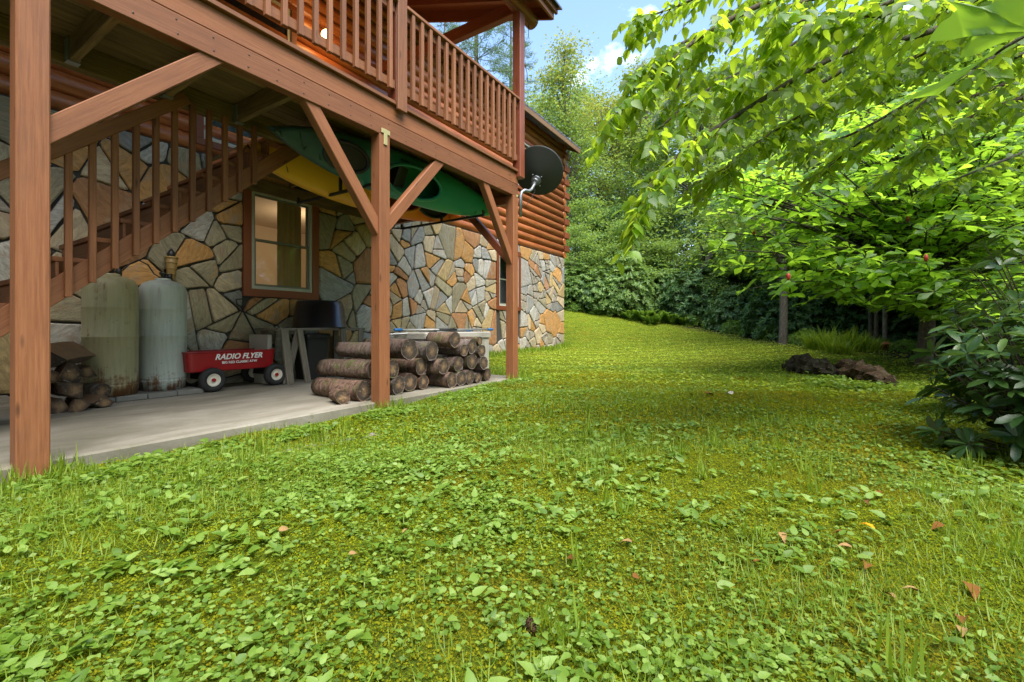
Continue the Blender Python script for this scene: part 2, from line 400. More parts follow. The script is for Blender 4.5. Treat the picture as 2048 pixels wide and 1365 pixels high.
def bark_mat(name, c0, c1, moss, vscale=(30, 30, 9), mossc=(0.09, 0.11, 0.03)):
    m, t, b, o = newmat(name); c = nd(t, 'ShaderNodeTexCoord').outputs['Object']; r = objrand(t); off = comb(t, math_(t, 'MULTIPLY', r, 19.0))
    a = noise(t, scaled(t, c, vscale, off), 1.0, 6, 0.7, 0.5)
    l = noise(t, scaled(t, c, (1, 1, 1), off), 7, 5, 0.65); li = noise(t, scaled(t, c, (1, 1, 1), off), 22, 4, 0.7)
    cc = ramp(t, a, [(0.32, c0), (0.68, c1)])
    cc = nd(t, 'ShaderNodeHueSaturation', {'Color': cc, 'Saturation': nd(t, 'ShaderNodeMapRange', {'Value': r, 'To Min': .55, 'To Max': 1.25}).outputs[0], 'Value': nd(t, 'ShaderNodeMapRange', {'Value': math_(t, 'FRACT', math_(t, 'MULTIPLY', r, 7.3)), 'To Min': .7, 'To Max': 1.3}).outputs[0]}).outputs[0]
    cc = mixc(t, nd(t, 'ShaderNodeMapRange', {'Value': l, 'From Min': 0.52, 'From Max': 0.68, 'To Max': moss}).outputs[0], cc, mossc)
    cc = mixc(t, nd(t, 'ShaderNodeMapRange', {'Value': li, 'From Min': 0.6, 'From Max': 0.7, 'To Max': 0.65}).outputs[0], cc, (0.3, 0.3, 0.26))
    t.links.new(cc, b.inputs['Base Color']); b.inputs['Roughness'].default_value = 0.95; b.inputs['Specular IOR Level'].default_value = 0.15
    bump(t, b, math_(t, 'ADD', a, math_(t, 'MULTIPLY', li, 0.4)), 0.9, 0.02); return m
M['bark'] = bark_mat('firewood_bark', (0.035, 0.022, 0.017), (0.24, 0.155, 0.12), 0.75)
M['trunk'] = bark_mat('tree_bark', (0.05, 0.042, 0.033), (0.18, 0.155, 0.125), 0.5)
M['twig'] = bark_mat('branch_bark', (0.035, 0.028, 0.022), (0.12, 0.10, 0.08), 0.4)
M['rot'] = bark_mat('rotten_wood', (0.018, 0.012, 0.008), (0.10, 0.062, 0.042), 0.35, (5, 30, 30))
def endgrain():
    m, t, b, o = newmat('cut_log_end'); c = nd(t, 'ShaderNodeTexCoord').outputs['Object']; r = objrand(t); off = comb(t, math_(t, 'MULTIPLY', r, 11.0))
    s = nd(t, 'ShaderNodeSeparateXYZ', {0: c})
    rad = math_(t, 'SQRT', math_(t, 'ADD', math_(t, 'POWER', s.outputs['X'], 2.0), math_(t, 'POWER', s.outputs['Z'], 2.0)))
    n = noise(t, scaled(t, c, (1, 1, 1), off), 16, 5, 0.65); n2 = noise(t, scaled(t, c, (1, 1, 1), off), 40, 3, 0.6)
    f = math_(t, 'ADD', math_(t, 'MULTIPLY', rad, 6.2), math_(t, 'MULTIPLY', math_(t, 'SUBTRACT', n, 0.5), 1.1))
    cc = ramp(t, f, [(0.0, (0.24, 0.15, 0.075)), (0.2, (0.13, 0.075, 0.038)), (0.36, (0.05, 0.032, 0.02)), (0.6, (0.02, 0.014, 0.010))])
    ring = nd(t, 'ShaderNodeTexWave', {'Vector': c, 'Scale': 24.0, 'Distortion': 3.0}, wave_type='RINGS', rings_direction='Y').outputs[0]
    cc = mixc(t, math_(t, 'MULTIPLY', ring, 0.3), cc, (0.06, 0.04, 0.025))
    cc = mixc(t, nd(t, 'ShaderNodeMapRange', {'Value': n2, 'From Min': 0.62, 'From Max': 0.7, 'To Max': 0.5}).outputs[0], cc, (0.4, 0.33, 0.2))
    t.links.new(cc, b.inputs['Base Color']); b.inputs['Roughness'].default_value = 0.9; bump(t, b, n2, 0.5, 0.01); return m
M['end'] = endgrain()
M['split'] = wood_mat('split_wood', (0.10, 0.055, 0.03), (0.2, 0.12, 0.065), (0.3, 0.19, 0.10), 0.85, stain_amt=0.5)

def leaf_mat(name, cols, trans, tcol, rough=0.5, spec=0.4, fac=0.4, patch=None):
    """cols: three leaf colours spread over single leaves; tcol: light coming through"""
    m, t, b, o = newmat(name)
    g = nd(t, 'ShaderNodeNewGeometry'); r = g.outputs['Random Per Island']
    c = ramp(t, r, [(0.0, cols[0]), (0.5, cols[1]), (1.0, cols[2])])
    if patch:
        pn = noise(t, g.outputs['Position'], patch[0], 3, 0.5)
        c = mixc(t, nd(t, 'ShaderNodeMapRange', {'Value': pn, 'From Min': 0.42, 'From Max': 0.62, 'To Max': 0.8}).outputs[0], c, patch[1])
    t.links.new(c, b.inputs['Base Color']); b.inputs['Roughness'].default_value = rough; b.inputs['Specular IOR Level'].default_value = spec
    tcc = mixc(t, r, tuple(x * 0.75 for x in tcol), tuple(x * 1.2 for x in tcol))
    tr = nd(t, 'ShaderNodeBsdfTranslucent', {'Color': tcc})
    mxs = nd(t, 'ShaderNodeMixShader', {0: fac, 1: b.outputs[0], 2: tr.outputs[0]}); t.links.new(mxs.outputs[0], o.inputs[0])
    return m

# ------------------------------------------------------------------ terrain
ANCH = np.array([
    (0, 0, -.09), (2, 0, -.09), (0, 3.5, -.07), (3.1, 3.5, -.078), (5.65, 3.5, -.012), (3, 5.2, -.09), (5.5, 5.2, -.05), (0, 6.5, -.09), (7.5, 6.5, -.0),
    (9.5, 6.5, .05), (13.5, 6.6, .15), (19, 9.2, 1.57), (20.5, 5.05, .98), (18.66, 2.38, .48), (15.1, .45, .25), (14, -1.44, .2),
    (7.6, -.4, -.06), (11.3, -1.9, 0), (3, -2.5, -.1), (0, -6, -.1), (-6, 0, -.12), (-6, 5, -.05),
    (27.2, 13.2, 4.2), (33.8, 2.8, 2.6), (35.6, -9.3, 1.0), (54, 26, 11), (67, 5.6, 7), (71, -19, 2.5), (30, 30, 8), (0, 16, .8),
    (-40, 0, -1), (0, -40, -1), (-40, 40, 2), (40, -40, 0), (80, 60, 17), (120, 0, 10), (9, -6, -.05), (18, -6, .2)], float)
def _U(r2): return np.where(r2 > 1e-9, 0.5 * r2 * np.log(r2 + 1e-12), 0.0)
_n = len(ANCH); _d2 = ((ANCH[:, None, :2] - ANCH[None, :, :2]) ** 2).sum(-1)
_A = np.zeros((_n + 3, _n + 3)); _A[:_n, :_n] = _U(_d2) + np.eye(_n) * 0.02; _A[:_n, _n] = 1; _A[:_n, _n + 1:] = ANCH[:, :2]
_A[_n, :_n] = 1; _A[_n + 1:, :_n] = ANCH[:, :2].T
_w = np.linalg.solve(_A, np.concatenate([ANCH[:, 2], np.zeros(3)]))
def gz_np(x, y):
    x = np.asarray(x, float); y = np.asarray(y, float); sh = x.shape; p = np.stack([x.ravel(), y.ravel()], 1); out = np.zeros(len(p))
    for i in range(0, len(p), 20000):
        q = p[i:i + 20000]; d2 = ((q[:, None] - ANCH[None, :, :2]) ** 2).sum(-1)
        out[i:i + 20000] = _U(d2) @ _w[:_n] + _w[_n] + q @ _w[_n + 1:]
    b = 0.016 * np.sin(p[:, 0] * 2.3 + 1.1 * np.sin(p[:, 1] * 1.9)) * np.sin(p[:, 1] * 2.7 + 0.6) + 0.01 * np.sin(p[:, 0] * 6.1 + p[:, 1] * 4.3)
    return (out + b).reshape(sh)
def gz(x, y): return float(gz_np(np.array([x]), np.array([y]))[0])

LAWN = np.array([(13.6, 8.5), (19, 9.6), (20.6, 7.2), (20.6, 5.0), (18.7, 2.4), (15.1, .6), (14, -1.3), (11.3, -2.0), (8.4, -1.9), (6, -2.6), (3.5, -4), (-12, -9), (-12, 9), (13.6, 9)], float)
def lawn_dist(x, y):
    """signed distance to the lawn edge, positive inside"""
    x = np.asarray(x, float).ravel(); y = np.asarray(y, float).ravel(); n = len(LAWN); dmin = np.full(len(x), 1e9); ins = np.zeros(len(x), bool)
    for i in range(n):
        a, b = LAWN[i], LAWN[(i + 1) % n]; e = b - a
        tt = np.clip(((x - a[0]) * e[0] + (y - a[1]) * e[1]) / (e @ e), 0, 1)
        dmin = np.minimum(dmin, np.hypot(x - a[0] - tt * e[0], y - a[1] - tt * e[1]))
        c = ((a[1] > y) != (b[1] > y)) & (x < (b[0] - a[0]) * (y - a[1]) / (b[1] - a[1] + 1e-12) + a[0]); ins ^= c
    return np.where(ins, dmin, -dmin)

def ground_mat():
    m, t, b, o = newmat('mossy_lawn_ground'); g = nd(t, 'ShaderNodeNewGeometry'); p = g.outputs['Position']
    at = nd(t, 'ShaderNodeAttribute', attribute_name='lawn').outputs['Fac']
    n1 = noise(t, p, 0.9, 5, 0.6, 0.4); n2 = noise(t, p, 5.5, 5, 0.65); n3 = noise(t, p, 60, 4, 0.7); n4 = noise(t, p, 230, 2, 0.6)
    moss = ramp(t, n2, [(0.3, (0.07, 0.11, 0.008)), (0.5, (0.14, 0.19, 0.010)), (0.72, (0.22, 0.25, 0.012))])
    amber = mixc(t, n3, (0.13, 0.095, 0.012), (0.27, 0.23, 0.016))
    gr = mixc(t, nd(t, 'ShaderNodeMapRange', {'Value': math_(t, 'ADD', math_(t, 'MULTIPLY', n1, 0.6), math_(t, 'MULTIPLY', n2, 0.4)), 'From Min': 0.5, 'From Max': 0.64, 'To Max': 0.6}).outputs[0], moss, amber)
    gr = mixc(t, nd(t, 'ShaderNodeMapRange', {'Value': n3, 'From Min': 0.34, 'From Max': 0.58, 'To Min': 0.65, 'To Max': 0.0}).outputs[0], gr, (0.03, 0.045, 0.008))
    lit = mixc(t, n3, (0.016, 0.014, 0.008), (0.08, 0.055, 0.03))
    lit = mixc(t, math_(t, 'MULTIPLY', n2, 0.6), lit, (0.025, 0.04, 0.01))
    cc = mixc(t, at, lit, gr)
    t.links.new(cc, b.inputs['Base Color']); b.inputs['Roughness'].default_value = 0.95; b.inputs['Specular IOR Level'].default_value = 0.1
    bump(t, b, math_(t, 'ADD', n3, math_(t, 'MULTIPLY', n4, 0.6)), 1.0, 0.03); return m
M['ground'] = ground_mat()
def make_ground():
    rr = np.concatenate([np.linspace(0.25, 6, 70), np.geomspace(6.1, 260, 120)]); na = 300
    a = np.linspace(0, 2 * math.pi, na, endpoint=False)
    x = (rr[:, None] * np.cos(a)).ravel(); y = (rr[:, None] * np.sin(a)).ravel()
    x = np.concatenate([[0], x]); y = np.concatenate([[0], y])
    z = gz_np(x, y)
    k = len(rr); i = np.arange(k - 1)[:, None]; j = np.arange(na)[None, :]
    q = np.stack([1 + i * na + j, 1 + (i + 1) * na + j, 1 + (i + 1) * na + (j + 1) % na, 1 + i * na + (j + 1) % na], -1).reshape(-1, 4)
    tr = np.stack([np.zeros(na, int), 1 + np.arange(na), 1 + (np.arange(na) + 1) % na], 1)
    me = np_mesh('ground', np.stack([x, y, z], 1), q, tr, [M['ground']], sm=True)
    lw = np.clip(lawn_dist(x, y) / 0.7 + 0.35, 0, 1)
    at = me.attributes.new('lawn', 'FLOAT', 'POINT'); at.data.foreach_set('value', lw.astype(np.float32))
    o = bpy.data.objects.new('ground', me); place(o, None, (0, 0, 0)); struct(o)
make_ground()

# ------------------------------------------------------------------ the cabin
YW = 6.6; ZL = 3.05; XC = 13.5
cabin = thing('log_cabin', (5, YW, 0), 'log cabin with a fieldstone lower storey and orange stained round logs above', 'house')
W1 = (3.28, 4.45, 1.20, 2.84); W2 = (9.53, 10.71, 1.21, 2.83)
sw = MB()
xs = [-3, W1[0], W1[1], W2[0], W2[1], XC]
for i in range(5):
    if i in (1, 3):
        w = W1 if i == 1 else W2
        sw.box(xs[i], xs[i + 1], YW, YW + 0.22, -0.4, w[2]); sw.box(xs[i], xs[i + 1], YW, YW + 0.22, w[3], ZL)
    else: sw.box(xs[i], xs[i + 1], YW, YW + 0.22, -0.4, ZL)
sw.box(XC - 0.22, XC, YW + 0.222, 14, -0.4, ZL)
stone_wall = sw.build('stone_wall', M['mortar'], cabin)
stone_wall['label'] = 'irregular grey and orange flagstones with dark joints'

def clip(poly, nx, ny, c):                     # keep n.p <= c
    out = []
    for i in range(len(poly)):
        a, b = poly[i], poly[(i + 1) % len(poly)]; da = nx * a[0] + ny * a[1] - c; db = nx * b[0] + ny * b[1] - c
        if da <= 0: out.append(a)
        if da * db < 0:
            s = da / (da - db); out.append((a[0] + (b[0] - a[0]) * s, a[1] + (b[1] - a[1]) * s))
    return out
def area(p): return 0.5 * sum(p[i][0] * p[(i + 1) % len(p)][1] - p[(i + 1) % len(p)][0] * p[i][1] for i in range(len(p)))
def stones():
    r_ = random.Random(4); x0, x1, z0, z1 = 0.2, XC - 0.005, -0.12, ZL - 0.01
    seeds = []
    for size, tries in ((0.34, 220), (0.24, 700), (0.17, 1400)):
        for _ in range(tries):
            rr = size * r_.uniform(0.85, 1.15); p = (r_.uniform(x0, x1), r_.uniform(z0, z1))
            if any(w[0] - 0.02 < p[0] < w[1] + 0.02 and w[2] - 0.02 < p[1] < w[3] + 0.02 for w in (W1, W2)): continue
            if all((p[0] - q[0]) ** 2 * 1.25 + (p[1] - q[1]) ** 2 * 0.85 > (0.98 * (rr + q[2])) ** 2 for q in seeds): seeds.append((p[0], p[1], rr))
    cells = []
    for i, s in enumerate(seeds):
        poly = [(x0, z0), (x1, z0), (x1, z1), (x0, z1)]
        for j, q in enumerate(seeds):
            if i == j or abs(s[0] - q[0]) > 1.8 or abs(s[1] - q[1]) > 1.8: continue
            nx, nz = 2 * (q[0] - s[0]), 2 * (q[1] - s[1])
            poly = clip(poly, nx, nz, q[0] ** 2 + q[1] ** 2 - s[0] ** 2 - s[1] ** 2 + s[2] ** 2 - q[2] ** 2)
            if len(poly) < 3: break
        for w in (W1, W2):
            if len(poly) < 3: break
            if s[0] < w[0] and max(p[0] for p in poly) > w[0] and max(p[1] for p in poly) > w[2] and min(p[1] for p in poly) < w[3]: poly = clip(poly, 1, 0, w[0])
            elif s[0] > w[1] and min(p[0] for p in poly) < w[1] and max(p[1] for p in poly) > w[2] and min(p[1] for p in poly) < w[3]: poly = clip(poly, -1, 0, -w[1])
            elif w[0] <= s[0] <= w[1]:
                if s[1] < w[2]: poly = clip(poly, 0, 1, w[2])
                else: poly = clip(poly, 0, -1, -w[3])
        if len(poly) < 3 or area(poly) < 0.004: continue
        st = [poly]
        while st:                                             # slabs broken again until each is small enough
            q = st.pop(); A_ = abs(area(q)) if len(q) > 2 else 0
            if A_ < 0.003: continue
            lim = (0.22 if s[0] < 3.2 else 0.17 if s[0] < 5.5 else 0.155) * math.exp(r_.gauss(-.15, .6))
            if A_ < lim or A_ < .03: cells.append(q); continue
            cx = sum(p[0] for p in q) / len(q); cz = sum(p[1] for p in q) / len(q)
            sxx = sum((p[0] - cx) ** 2 for p in q); szz = sum((p[1] - cz) ** 2 for p in q); sxz = sum((p[0] - cx) * (p[1] - cz) for p in q)
            a_ = 0.5 * math.atan2(2 * sxz, sxx - szz) + r_.gauss(0, .65); nx, nz = math.cos(a_), math.sin(a_)
            c_ = nx * cx + nz * cz + r_.uniform(-.25, .25) * math.sqrt(A_) * .5; st.append(clip(q, nx, nz, c_)); st.append(clip(q, -nx, -nz, -c_))
    # merge of corners: cut sharp corners, inset for the joint, extrude
    pal = [((0.40, 0.38, 0.34), 4), ((0.27, 0.27, 0.255), 3.5), ((0.47, 0.44, 0.38), 3), ((0.47, 0.37, 0.24), 5), ((0.52, 0.27, 0.085), 4.2), ((0.38, 0.18, 0.075), 1.8), ((0.33, 0.285, 0.18), 4.5), ((0.5, 0.36, 0.17), 2)]
    tot = sum(w for _, w in pal); made = []
    for poly in cells:
        if len(poly) < 3: continue
        n = len(poly); ins = poly
        gap = r_.uniform(0.006, 0.012)
        for i in range(n):
            a, b = poly[i], poly[(i + 1) % n]; ex, ez = b[0] - a[0], b[1] - a[1]; L = math.hypot(ex, ez)
            if L < 1e-5: continue
            nx, nz = ez / L, -ex / L; ins = clip(ins, nx, nz, nx * a[0] + nz * a[1] - gap)
            if len(ins) < 3: break
        if len(ins) < 3 or area(ins) < 0.0025: continue
        pts = []
        for i in range(len(ins)):                                # chamfer corners, wobble edges
            p, c, q = ins[i - 1], ins[i], ins[(i + 1) % len(ins)]
            for o_, other in ((1, p), (0, q)):
                L = math.hypot(other[0] - c[0], other[1] - c[1]); s = min(0.3, r_.uniform(0.012, 0.055) / max(L, 1e-4))
                pts.append((c[0] + (other[0] - c[0]) * s, c[1] + (other[1] - c[1]) * s))
            L = math.hypot(q[0] - c[0], q[1] - c[1])
            if L > 0.16:
                k = r_.uniform(0.4, 0.6); w_ = r_.uniform(-0.010, 0.004)
                nx, nz = (q[1] - c[1]) / L, -(q[0] - c[0]) / L
                pts.append((c[0] + (q[0] - c[0]) * k + nx * w_, c[1] + (q[1] - c[1]) * k + nz * w_))
        made.append(pts)
    def ssize(p):
        cx = sum(a[0] for a in p) / len(p); cz = sum(a[1] for a in p) / len(p)
        d = FWD.x * cx + FWD.y * YW
        hid = cz < 0.02 and cx < 5.9 or cx < 0.9
        return (0 if hid else 1) * abs(area(p)) / d ** 2
    made.sort(key=ssize, reverse=True)
    rest = MB()
    for k, p in enumerate(made):
        cx = sum(a[0] for a in p) / len(p); cz = sum(a[1] for a in p) / len(p); n = len(p)
        th = r_.uniform(0.028, 0.055); tx, tz = r_.uniform(-.03, .03), r_.uniform(-.03, .03); vs = []
        for x, z in p: vs.append((x - cx, 0.012, z - cz))
        for x, z in p: vs.append((x - cx, -th * 0.72 + tx * (x - cx) + tz * (z - cz), z - cz))
        for x, z in p: vs.append(((x - cx) * 0.9, -th + tx * (x - cx) + tz * (z - cz) + r_.uniform(-.003, .003), (z - cz) * 0.9))
        vs.append((0, -th - r_.uniform(-0.002, 0.006), 0))
        fs = []
        for i in range(n):
            j = (i + 1) % n
            fs += [(i, j, n + j, n + i), (n + i, n + j, 2 * n + j, 2 * n + i), (2 * n + i, 2 * n + j, 3 * n)]
        if k < 300:
            me = bpy.data.meshes.new('stone'); me.from_pydata(vs, [], fs); me.materials.append(M['stone'])
            o = bpy.data.objects.new('stone', me); place(o, stone_wall, (cx, YW, cz))
            q = r_.uniform(0, tot)
            for c_, w_ in pal:
                q -= w_
                if q <= 0: break
            f = r_.uniform(0.8, 1.2); o.color = (c_[0] * f, c_[1] * f, c_[2] * f, 1)
        else: rest.add([(a + cx, b + YW, c + cz) for a, b, c in vs], fs)
    if rest.v:
        o = rest.build('small_stones', M['stone'], stone_wall); o['kind'] = 'stuff'; o.color = (0.34, 0.3, 0.24, 1)
    return len(made)
NST = stones(); print('STONES', NST)

def window(w, parent, y, glass, casing=0.11, deep=True):
    x0, x1, z0, z1 = w
    win = thing('window', ((x0 + x1) / 2, y, z0), None, None) if False else None
    m = MB()
    c = casing
    m.box(x0, x1, y - 0.055, y + 0.10, z0, z0 + c).box(x0, x1, y - 0.055, y + 0.10, z1 - c, z1)
    m.box(x0, x0 + c, y - 0.052, y + 0.10, z0 + c, z1 - c).box(x1 - c, x1, y - 0.052, y + 0.10, z0 + c, z1 - c)
    win = m.build('window', M['casing'], parent, bevel=0.004)
    x0 += c; x1 -= c; z0 += c; z1 -= c; f = 0.045; ym = y - 0.035
    m = MB(); m.box(x0 + .002, x1 - .002, ym, ym + 0.07, z0 + .002, z0 + f).box(x0 + .002, x1 - .002, ym, ym + 0.07, z1 - f, z1 - .002)
    m.box(x0 + .002, x0 + f, ym, ym + 0.07, z0 + f, z1 - f).box(x1 - f, x1 - .002, ym, ym + 0.07, z0 + f, z1 - f)
    m.build('window_frame', M['trim'], win)
    zm = (z0 + z1) / 2
    m = MB()
    for a, b, yy in ((z0 + f, zm + 0.02, ym + 0.022), (zm - 0.018, z1 - f, ym + 0.045)):
        s = 0.032
        m.box(x0 + f, x1 - f, yy, yy + 0.02, a, a + s).box(x0 + f, x1 - f, yy, yy + 0.02, b - s, b)
        m.box(x0 + f, x0 + f + s, yy, yy + 0.02, a + s, b - s).box(x1 - f - s, x1 - f, yy, yy + 0.02, a + s, b - s)
    m.build('sash', simple('sash_paint', (0.16, 0.16, 0.12), 0.5), win)
    for a, b, yy in ((z0 + f, zm, ym + 0.030), (zm, z1 - f, ym + 0.054)):
        MB().add([(x0 + f, yy, a), (x1 - f, yy, a), (x1 - f, yy, b), (x0 + f, yy, b)], [(0, 1, 2, 3)]).build('pane', glass, win)
    return win
window(W1, cabin, YW, M['glass']); window(W2, cabin, YW, M['glass'])
# the room behind the first window, lit from inside
def room():
    m = MB(); x0, x1, y0, y1, z0, z1 = 2.2, 6.3, YW + 0.23, YW + 3.2, 0.0, 2.95
    vs = [(x, y, z) for z in (z0, z1) for y in (y0, y1) for x in (x0, x1)]
    m.add(vs, [(0, 1, 3, 2), (4, 6, 7, 5), (2, 3, 7, 6), (0, 2, 6, 4), (1, 5, 7, 3)])
    o = m.build('room_walls', M['room'], cabin)
    m = MB(); k = 15; vs = []
    for i in range(k):
        x = 3.90 + 0.42 * i / (k - 1); y = YW + 0.20 + 0.035 * math.sin(i * 1.9) + (0.01 * (i % 2))
        vs += [(x, y, 1.25), (x, y, 2.78)]
    m.add(vs, [(2 * i, 2 * i + 2, 2 * i + 3, 2 * i + 1) for i in range(k - 1)], True).build('curtain', M['curtain'], cabin)
    MB().box(3.1, 3.9, YW + 2.2, YW + 2.9, 2.55, 2.85).build('duct_box', M['room_dark'], cabin)
    ld = bpy.data.lights.new('room_lamp', 'POINT'); ld.energy = 10; ld.color = (1.0, 0.76, 0.5); ld.shadow_soft_size = 0.15
    lo = bpy.data.objects.new('room_lamp', ld); place(lo, cabin, (5.2, YW + 1.4, 2.4))
    m = MB(); x0, x1 = 9.3, 11.0
    m.add([(x0, YW + .23, 1), (x1, YW + .23, 1), (x1, YW + 0.5, 1), (x0, YW + 0.5, 1), (x0, YW + .23, 3), (x1, YW + .23, 3), (x1, YW + .5, 3), (x0, YW + .5, 3)], [(2, 3, 7, 6), (0, 3, 2, 1), (4, 5, 6, 7), (0, 4, 7, 3), (1, 2, 6, 5)])
    m.build('dark_window_backing', simple('unlit_room_grey', (0.11, 0.115, 0.12), 0.8), cabin)  # dark recess stands in for the unlit room behind the second window
room()

# logs, each its own piece
DL = 0.222; NL = 17
lw = MB().box(-3, XC - 0.05, YW + 0.16, YW + 0.32, ZL, ZL + NL * DL).box(XC - 0.26, XC - 0.06, YW + 0.322, 14, ZL, ZL + NL * DL)
log_wall = lw.build('log_wall', M['porch'], cabin)
for i in range(NL):
    z = ZL + DL * (i + 0.5); ov = 0.02
    m = MB(); n = 7; pts = [(-3 + (XC + ov + 3) * t / 6, YW + 0.10 + rnd.uniform(-.004, .004), z + rnd.uniform(-.003, .003)) for t in range(n)]
    m.tube(pts, [0.116 * rnd.uniform(.97, 1.04) for _ in range(n)], 18).build('log', M['log'], log_wall)
    if i % 2 == 1:
        bbox('log_end', XC + 0.03, XC + 0.36, YW - 0.05, YW + 0.24, z - 0.10, z + 0.10, M['casing'], log_wall, 0.008)
    else:
        MB().tube([(XC + 0.06, YW - 0.02, z), (XC + 0.06, YW + 1.0, z), (XC + 0.06, 13.8, z)], 0.105, 14).build('log', M['log'], log_wall)
# upper windows and a door on the log wall
def flat_window(x0, x1, z0, z1, name='window'):
    y = YW - 0.035
    m = MB(); c = 0.09
    m.box(x0, x1, y, y + 0.09, z0, z0 + c).box(x0, x1, y, y + 0.09, z1 - c, z1).box(x0, x0 + c, y + .002, y + 0.09, z0 + c, z1 - c).box(x1 - c, x1, y + .002, y + 0.09, z0 + c, z1 - c)
    w = m.build(name, M['casing'], cabin, bevel=0.004)
    m = MB(); f = 0.05; X0, X1, Z0, Z1 = x0 + c, x1 - c, z0 + c, z1 - c
    m.box(X0, X1, y + .015, y + 0.07, Z0, Z0 + f).box(X0, X1, y + .015, y + 0.07, Z1 - f, Z1).box(X0, X0 + f, y + .017, y + 0.07, Z0 + f, Z1 - f).box(X1 - f, X1, y + .017, y + 0.07, Z0 + f, Z1 - f)
    m.build('window_frame', M['trim'], w)
    MB().box(X0 + f, X1 - f, y + 0.04, y + 0.05, Z0 + f, Z1 - f).build('pane', M['dark_glass'], w)
M['dark_glass'] = simple('dark_glass', (0.015, 0.017, 0.02), 0.06, spec=0.6)
flat_window(2.7, 4.08, 3.14, 5.72, 'glass_door'); flat_window(10.5, 11.84, 4.62, 6.1)

# main roof
EY, EZ, SL = 6.19, 6.62, 0.5
def roof_pt(y): return EZ + SL * (y - EY)
rm = MB()
x0, x1, yr = -3, 13.92, 10.6
rm.add([(x0, EY, roof_pt(EY) + .10), (x1, EY, roof_pt(EY) + .10), (x1, yr, roof_pt(yr) + .10), (x0, yr, roof_pt(yr) + .10),
        (x0, EY, roof_pt(EY) + .135), (x1, EY, roof_pt(EY) + .135), (x1, yr, roof_pt(yr) + .135), (x0, yr, roof_pt(yr) + .135),
        (x0, 15, roof_pt(EY) + .12), (x1, 15, roof_pt(EY) + .12)],
       [(0, 3, 2, 1), (4, 5, 6, 7), (0, 1, 5, 4), (1, 2, 6, 5), (0, 4, 7, 3), (7, 6, 9, 8)])
roof = rm.build('roof', M['roof'], cabin)
m = MB()
for k in range(74):
    x = x0 + 0.115 + k * 0.23
    if x > x1: break
    m.add([(x - .02, EY - .012, roof_pt(EY) + .12), (x + .02, EY - .012, roof_pt(EY) + .12), (x + .02, yr, roof_pt(yr) + .136), (x - .02, yr, roof_pt(yr) + .136),
           (x - .012, EY - .012, roof_pt(EY) + .158), (x + .012, EY - .012, roof_pt(EY) + .158), (x + .012, yr, roof_pt(yr) + .165), (x - .012, yr, roof_pt(yr) + .165)],
          [(4, 5, 6, 7), (0, 1, 5, 4), (1, 2, 6, 5), (0, 4, 7, 3)])
o = m.build('roof_ribs', M['roof'], roof); o['kind'] = 'stuff'
for k in range(5):                                   # soffit boards follow the slope
    ya, yb = EY + 0.03 + k * 0.19, EY + 0.03 + k * 0.19 + 0.185
    ym = (ya + yb) / 2
    beam('soffit_board', (x0, ym, roof_pt(ym) + .085), (x1 - .02, ym, roof_pt(ym) + .085), 0.187 * 1.1, 0.02, M['soffit'], roof, up=(0, -SL, 1))
bbox('fascia', x0, x1 - .01, EY, EY + 0.03, EZ - 0.05, EZ + 0.095, M['soffit'], roof)
MB().add([(x1 - .04, EY + .03, roof_pt(EY + .03) - .06), (x1 - .01, EY + .03, roof_pt(EY + .03) - .06), (x1 - .01, yr, roof_pt(yr) - .06), (x1 - .04, yr, roof_pt(yr) - .06),
          (x1 - .04, EY + .03, roof_pt(EY + .03) + .098), (x1 - .01, EY + .03, roof_pt(EY + .03) + .098), (x1 - .01, yr, roof_pt(yr) + .098), (x1 - .04, yr, roof_pt(yr) + .098)],
         [(0, 3, 2, 1), (4, 5, 6, 7), (0, 1, 5, 4), (1, 2, 6, 5), (2, 3, 7, 6), (0, 4, 7, 3)]).build('barge_board', M['soffit'], roof)

# wall light by the door, lit
def sconce(p, lit, label):
    t = thing('wall_light', p, label, 'wall light')
    x, y, z = p
    MB().lathe(x, y + 0.06, [(0.05, z - .02), (0.055, z), (0.05, z + .02)], 14).build('mount', M['black'], t)
    m = MB().lathe(x, y - 0.06, [(0.02, z + .10), (0.05, z + .09), (0.052, z + .085)], 14); m.tube([(x, y + 0.085, z + .06), (x, y + .02, z + .14), (x, y - .06, z + .10)], 0.008, 6); m.build('arm', M['black'], t)
    pr = [(0.02, z - .085)] + [(0.085 * math.sin(a), z - 0.085 * math.cos(a)) for a in np.linspace(0.3, 2.5, 9)]
    g = MB().lathe(x, y - 0.06, pr, 20).build('globe', M['bulb'] if lit else M['plate'], t)
    if lit:
        ld = bpy.data.lights.new('globe_lamp', 'POINT'); ld.energy = 6; ld.color = (1, .55, .2); ld.shadow_soft_size = 0.1
        lo = bpy.data.objects.new('globe_lamp', ld); place(lo, t, (x, y - 0.19, z - .02))
sconce((4.46, 6.42, 5.42), True, 'lit round globe wall light on the log wall behind the deck railing')

# ------------------------------------------------------------------ the concrete patio
o = MB().box(-3, 5.92, 3.62, YW - 0.003, -0.4, 0.0).build('concrete_patio', M['concrete'], None, bevel=0.012); struct(o)

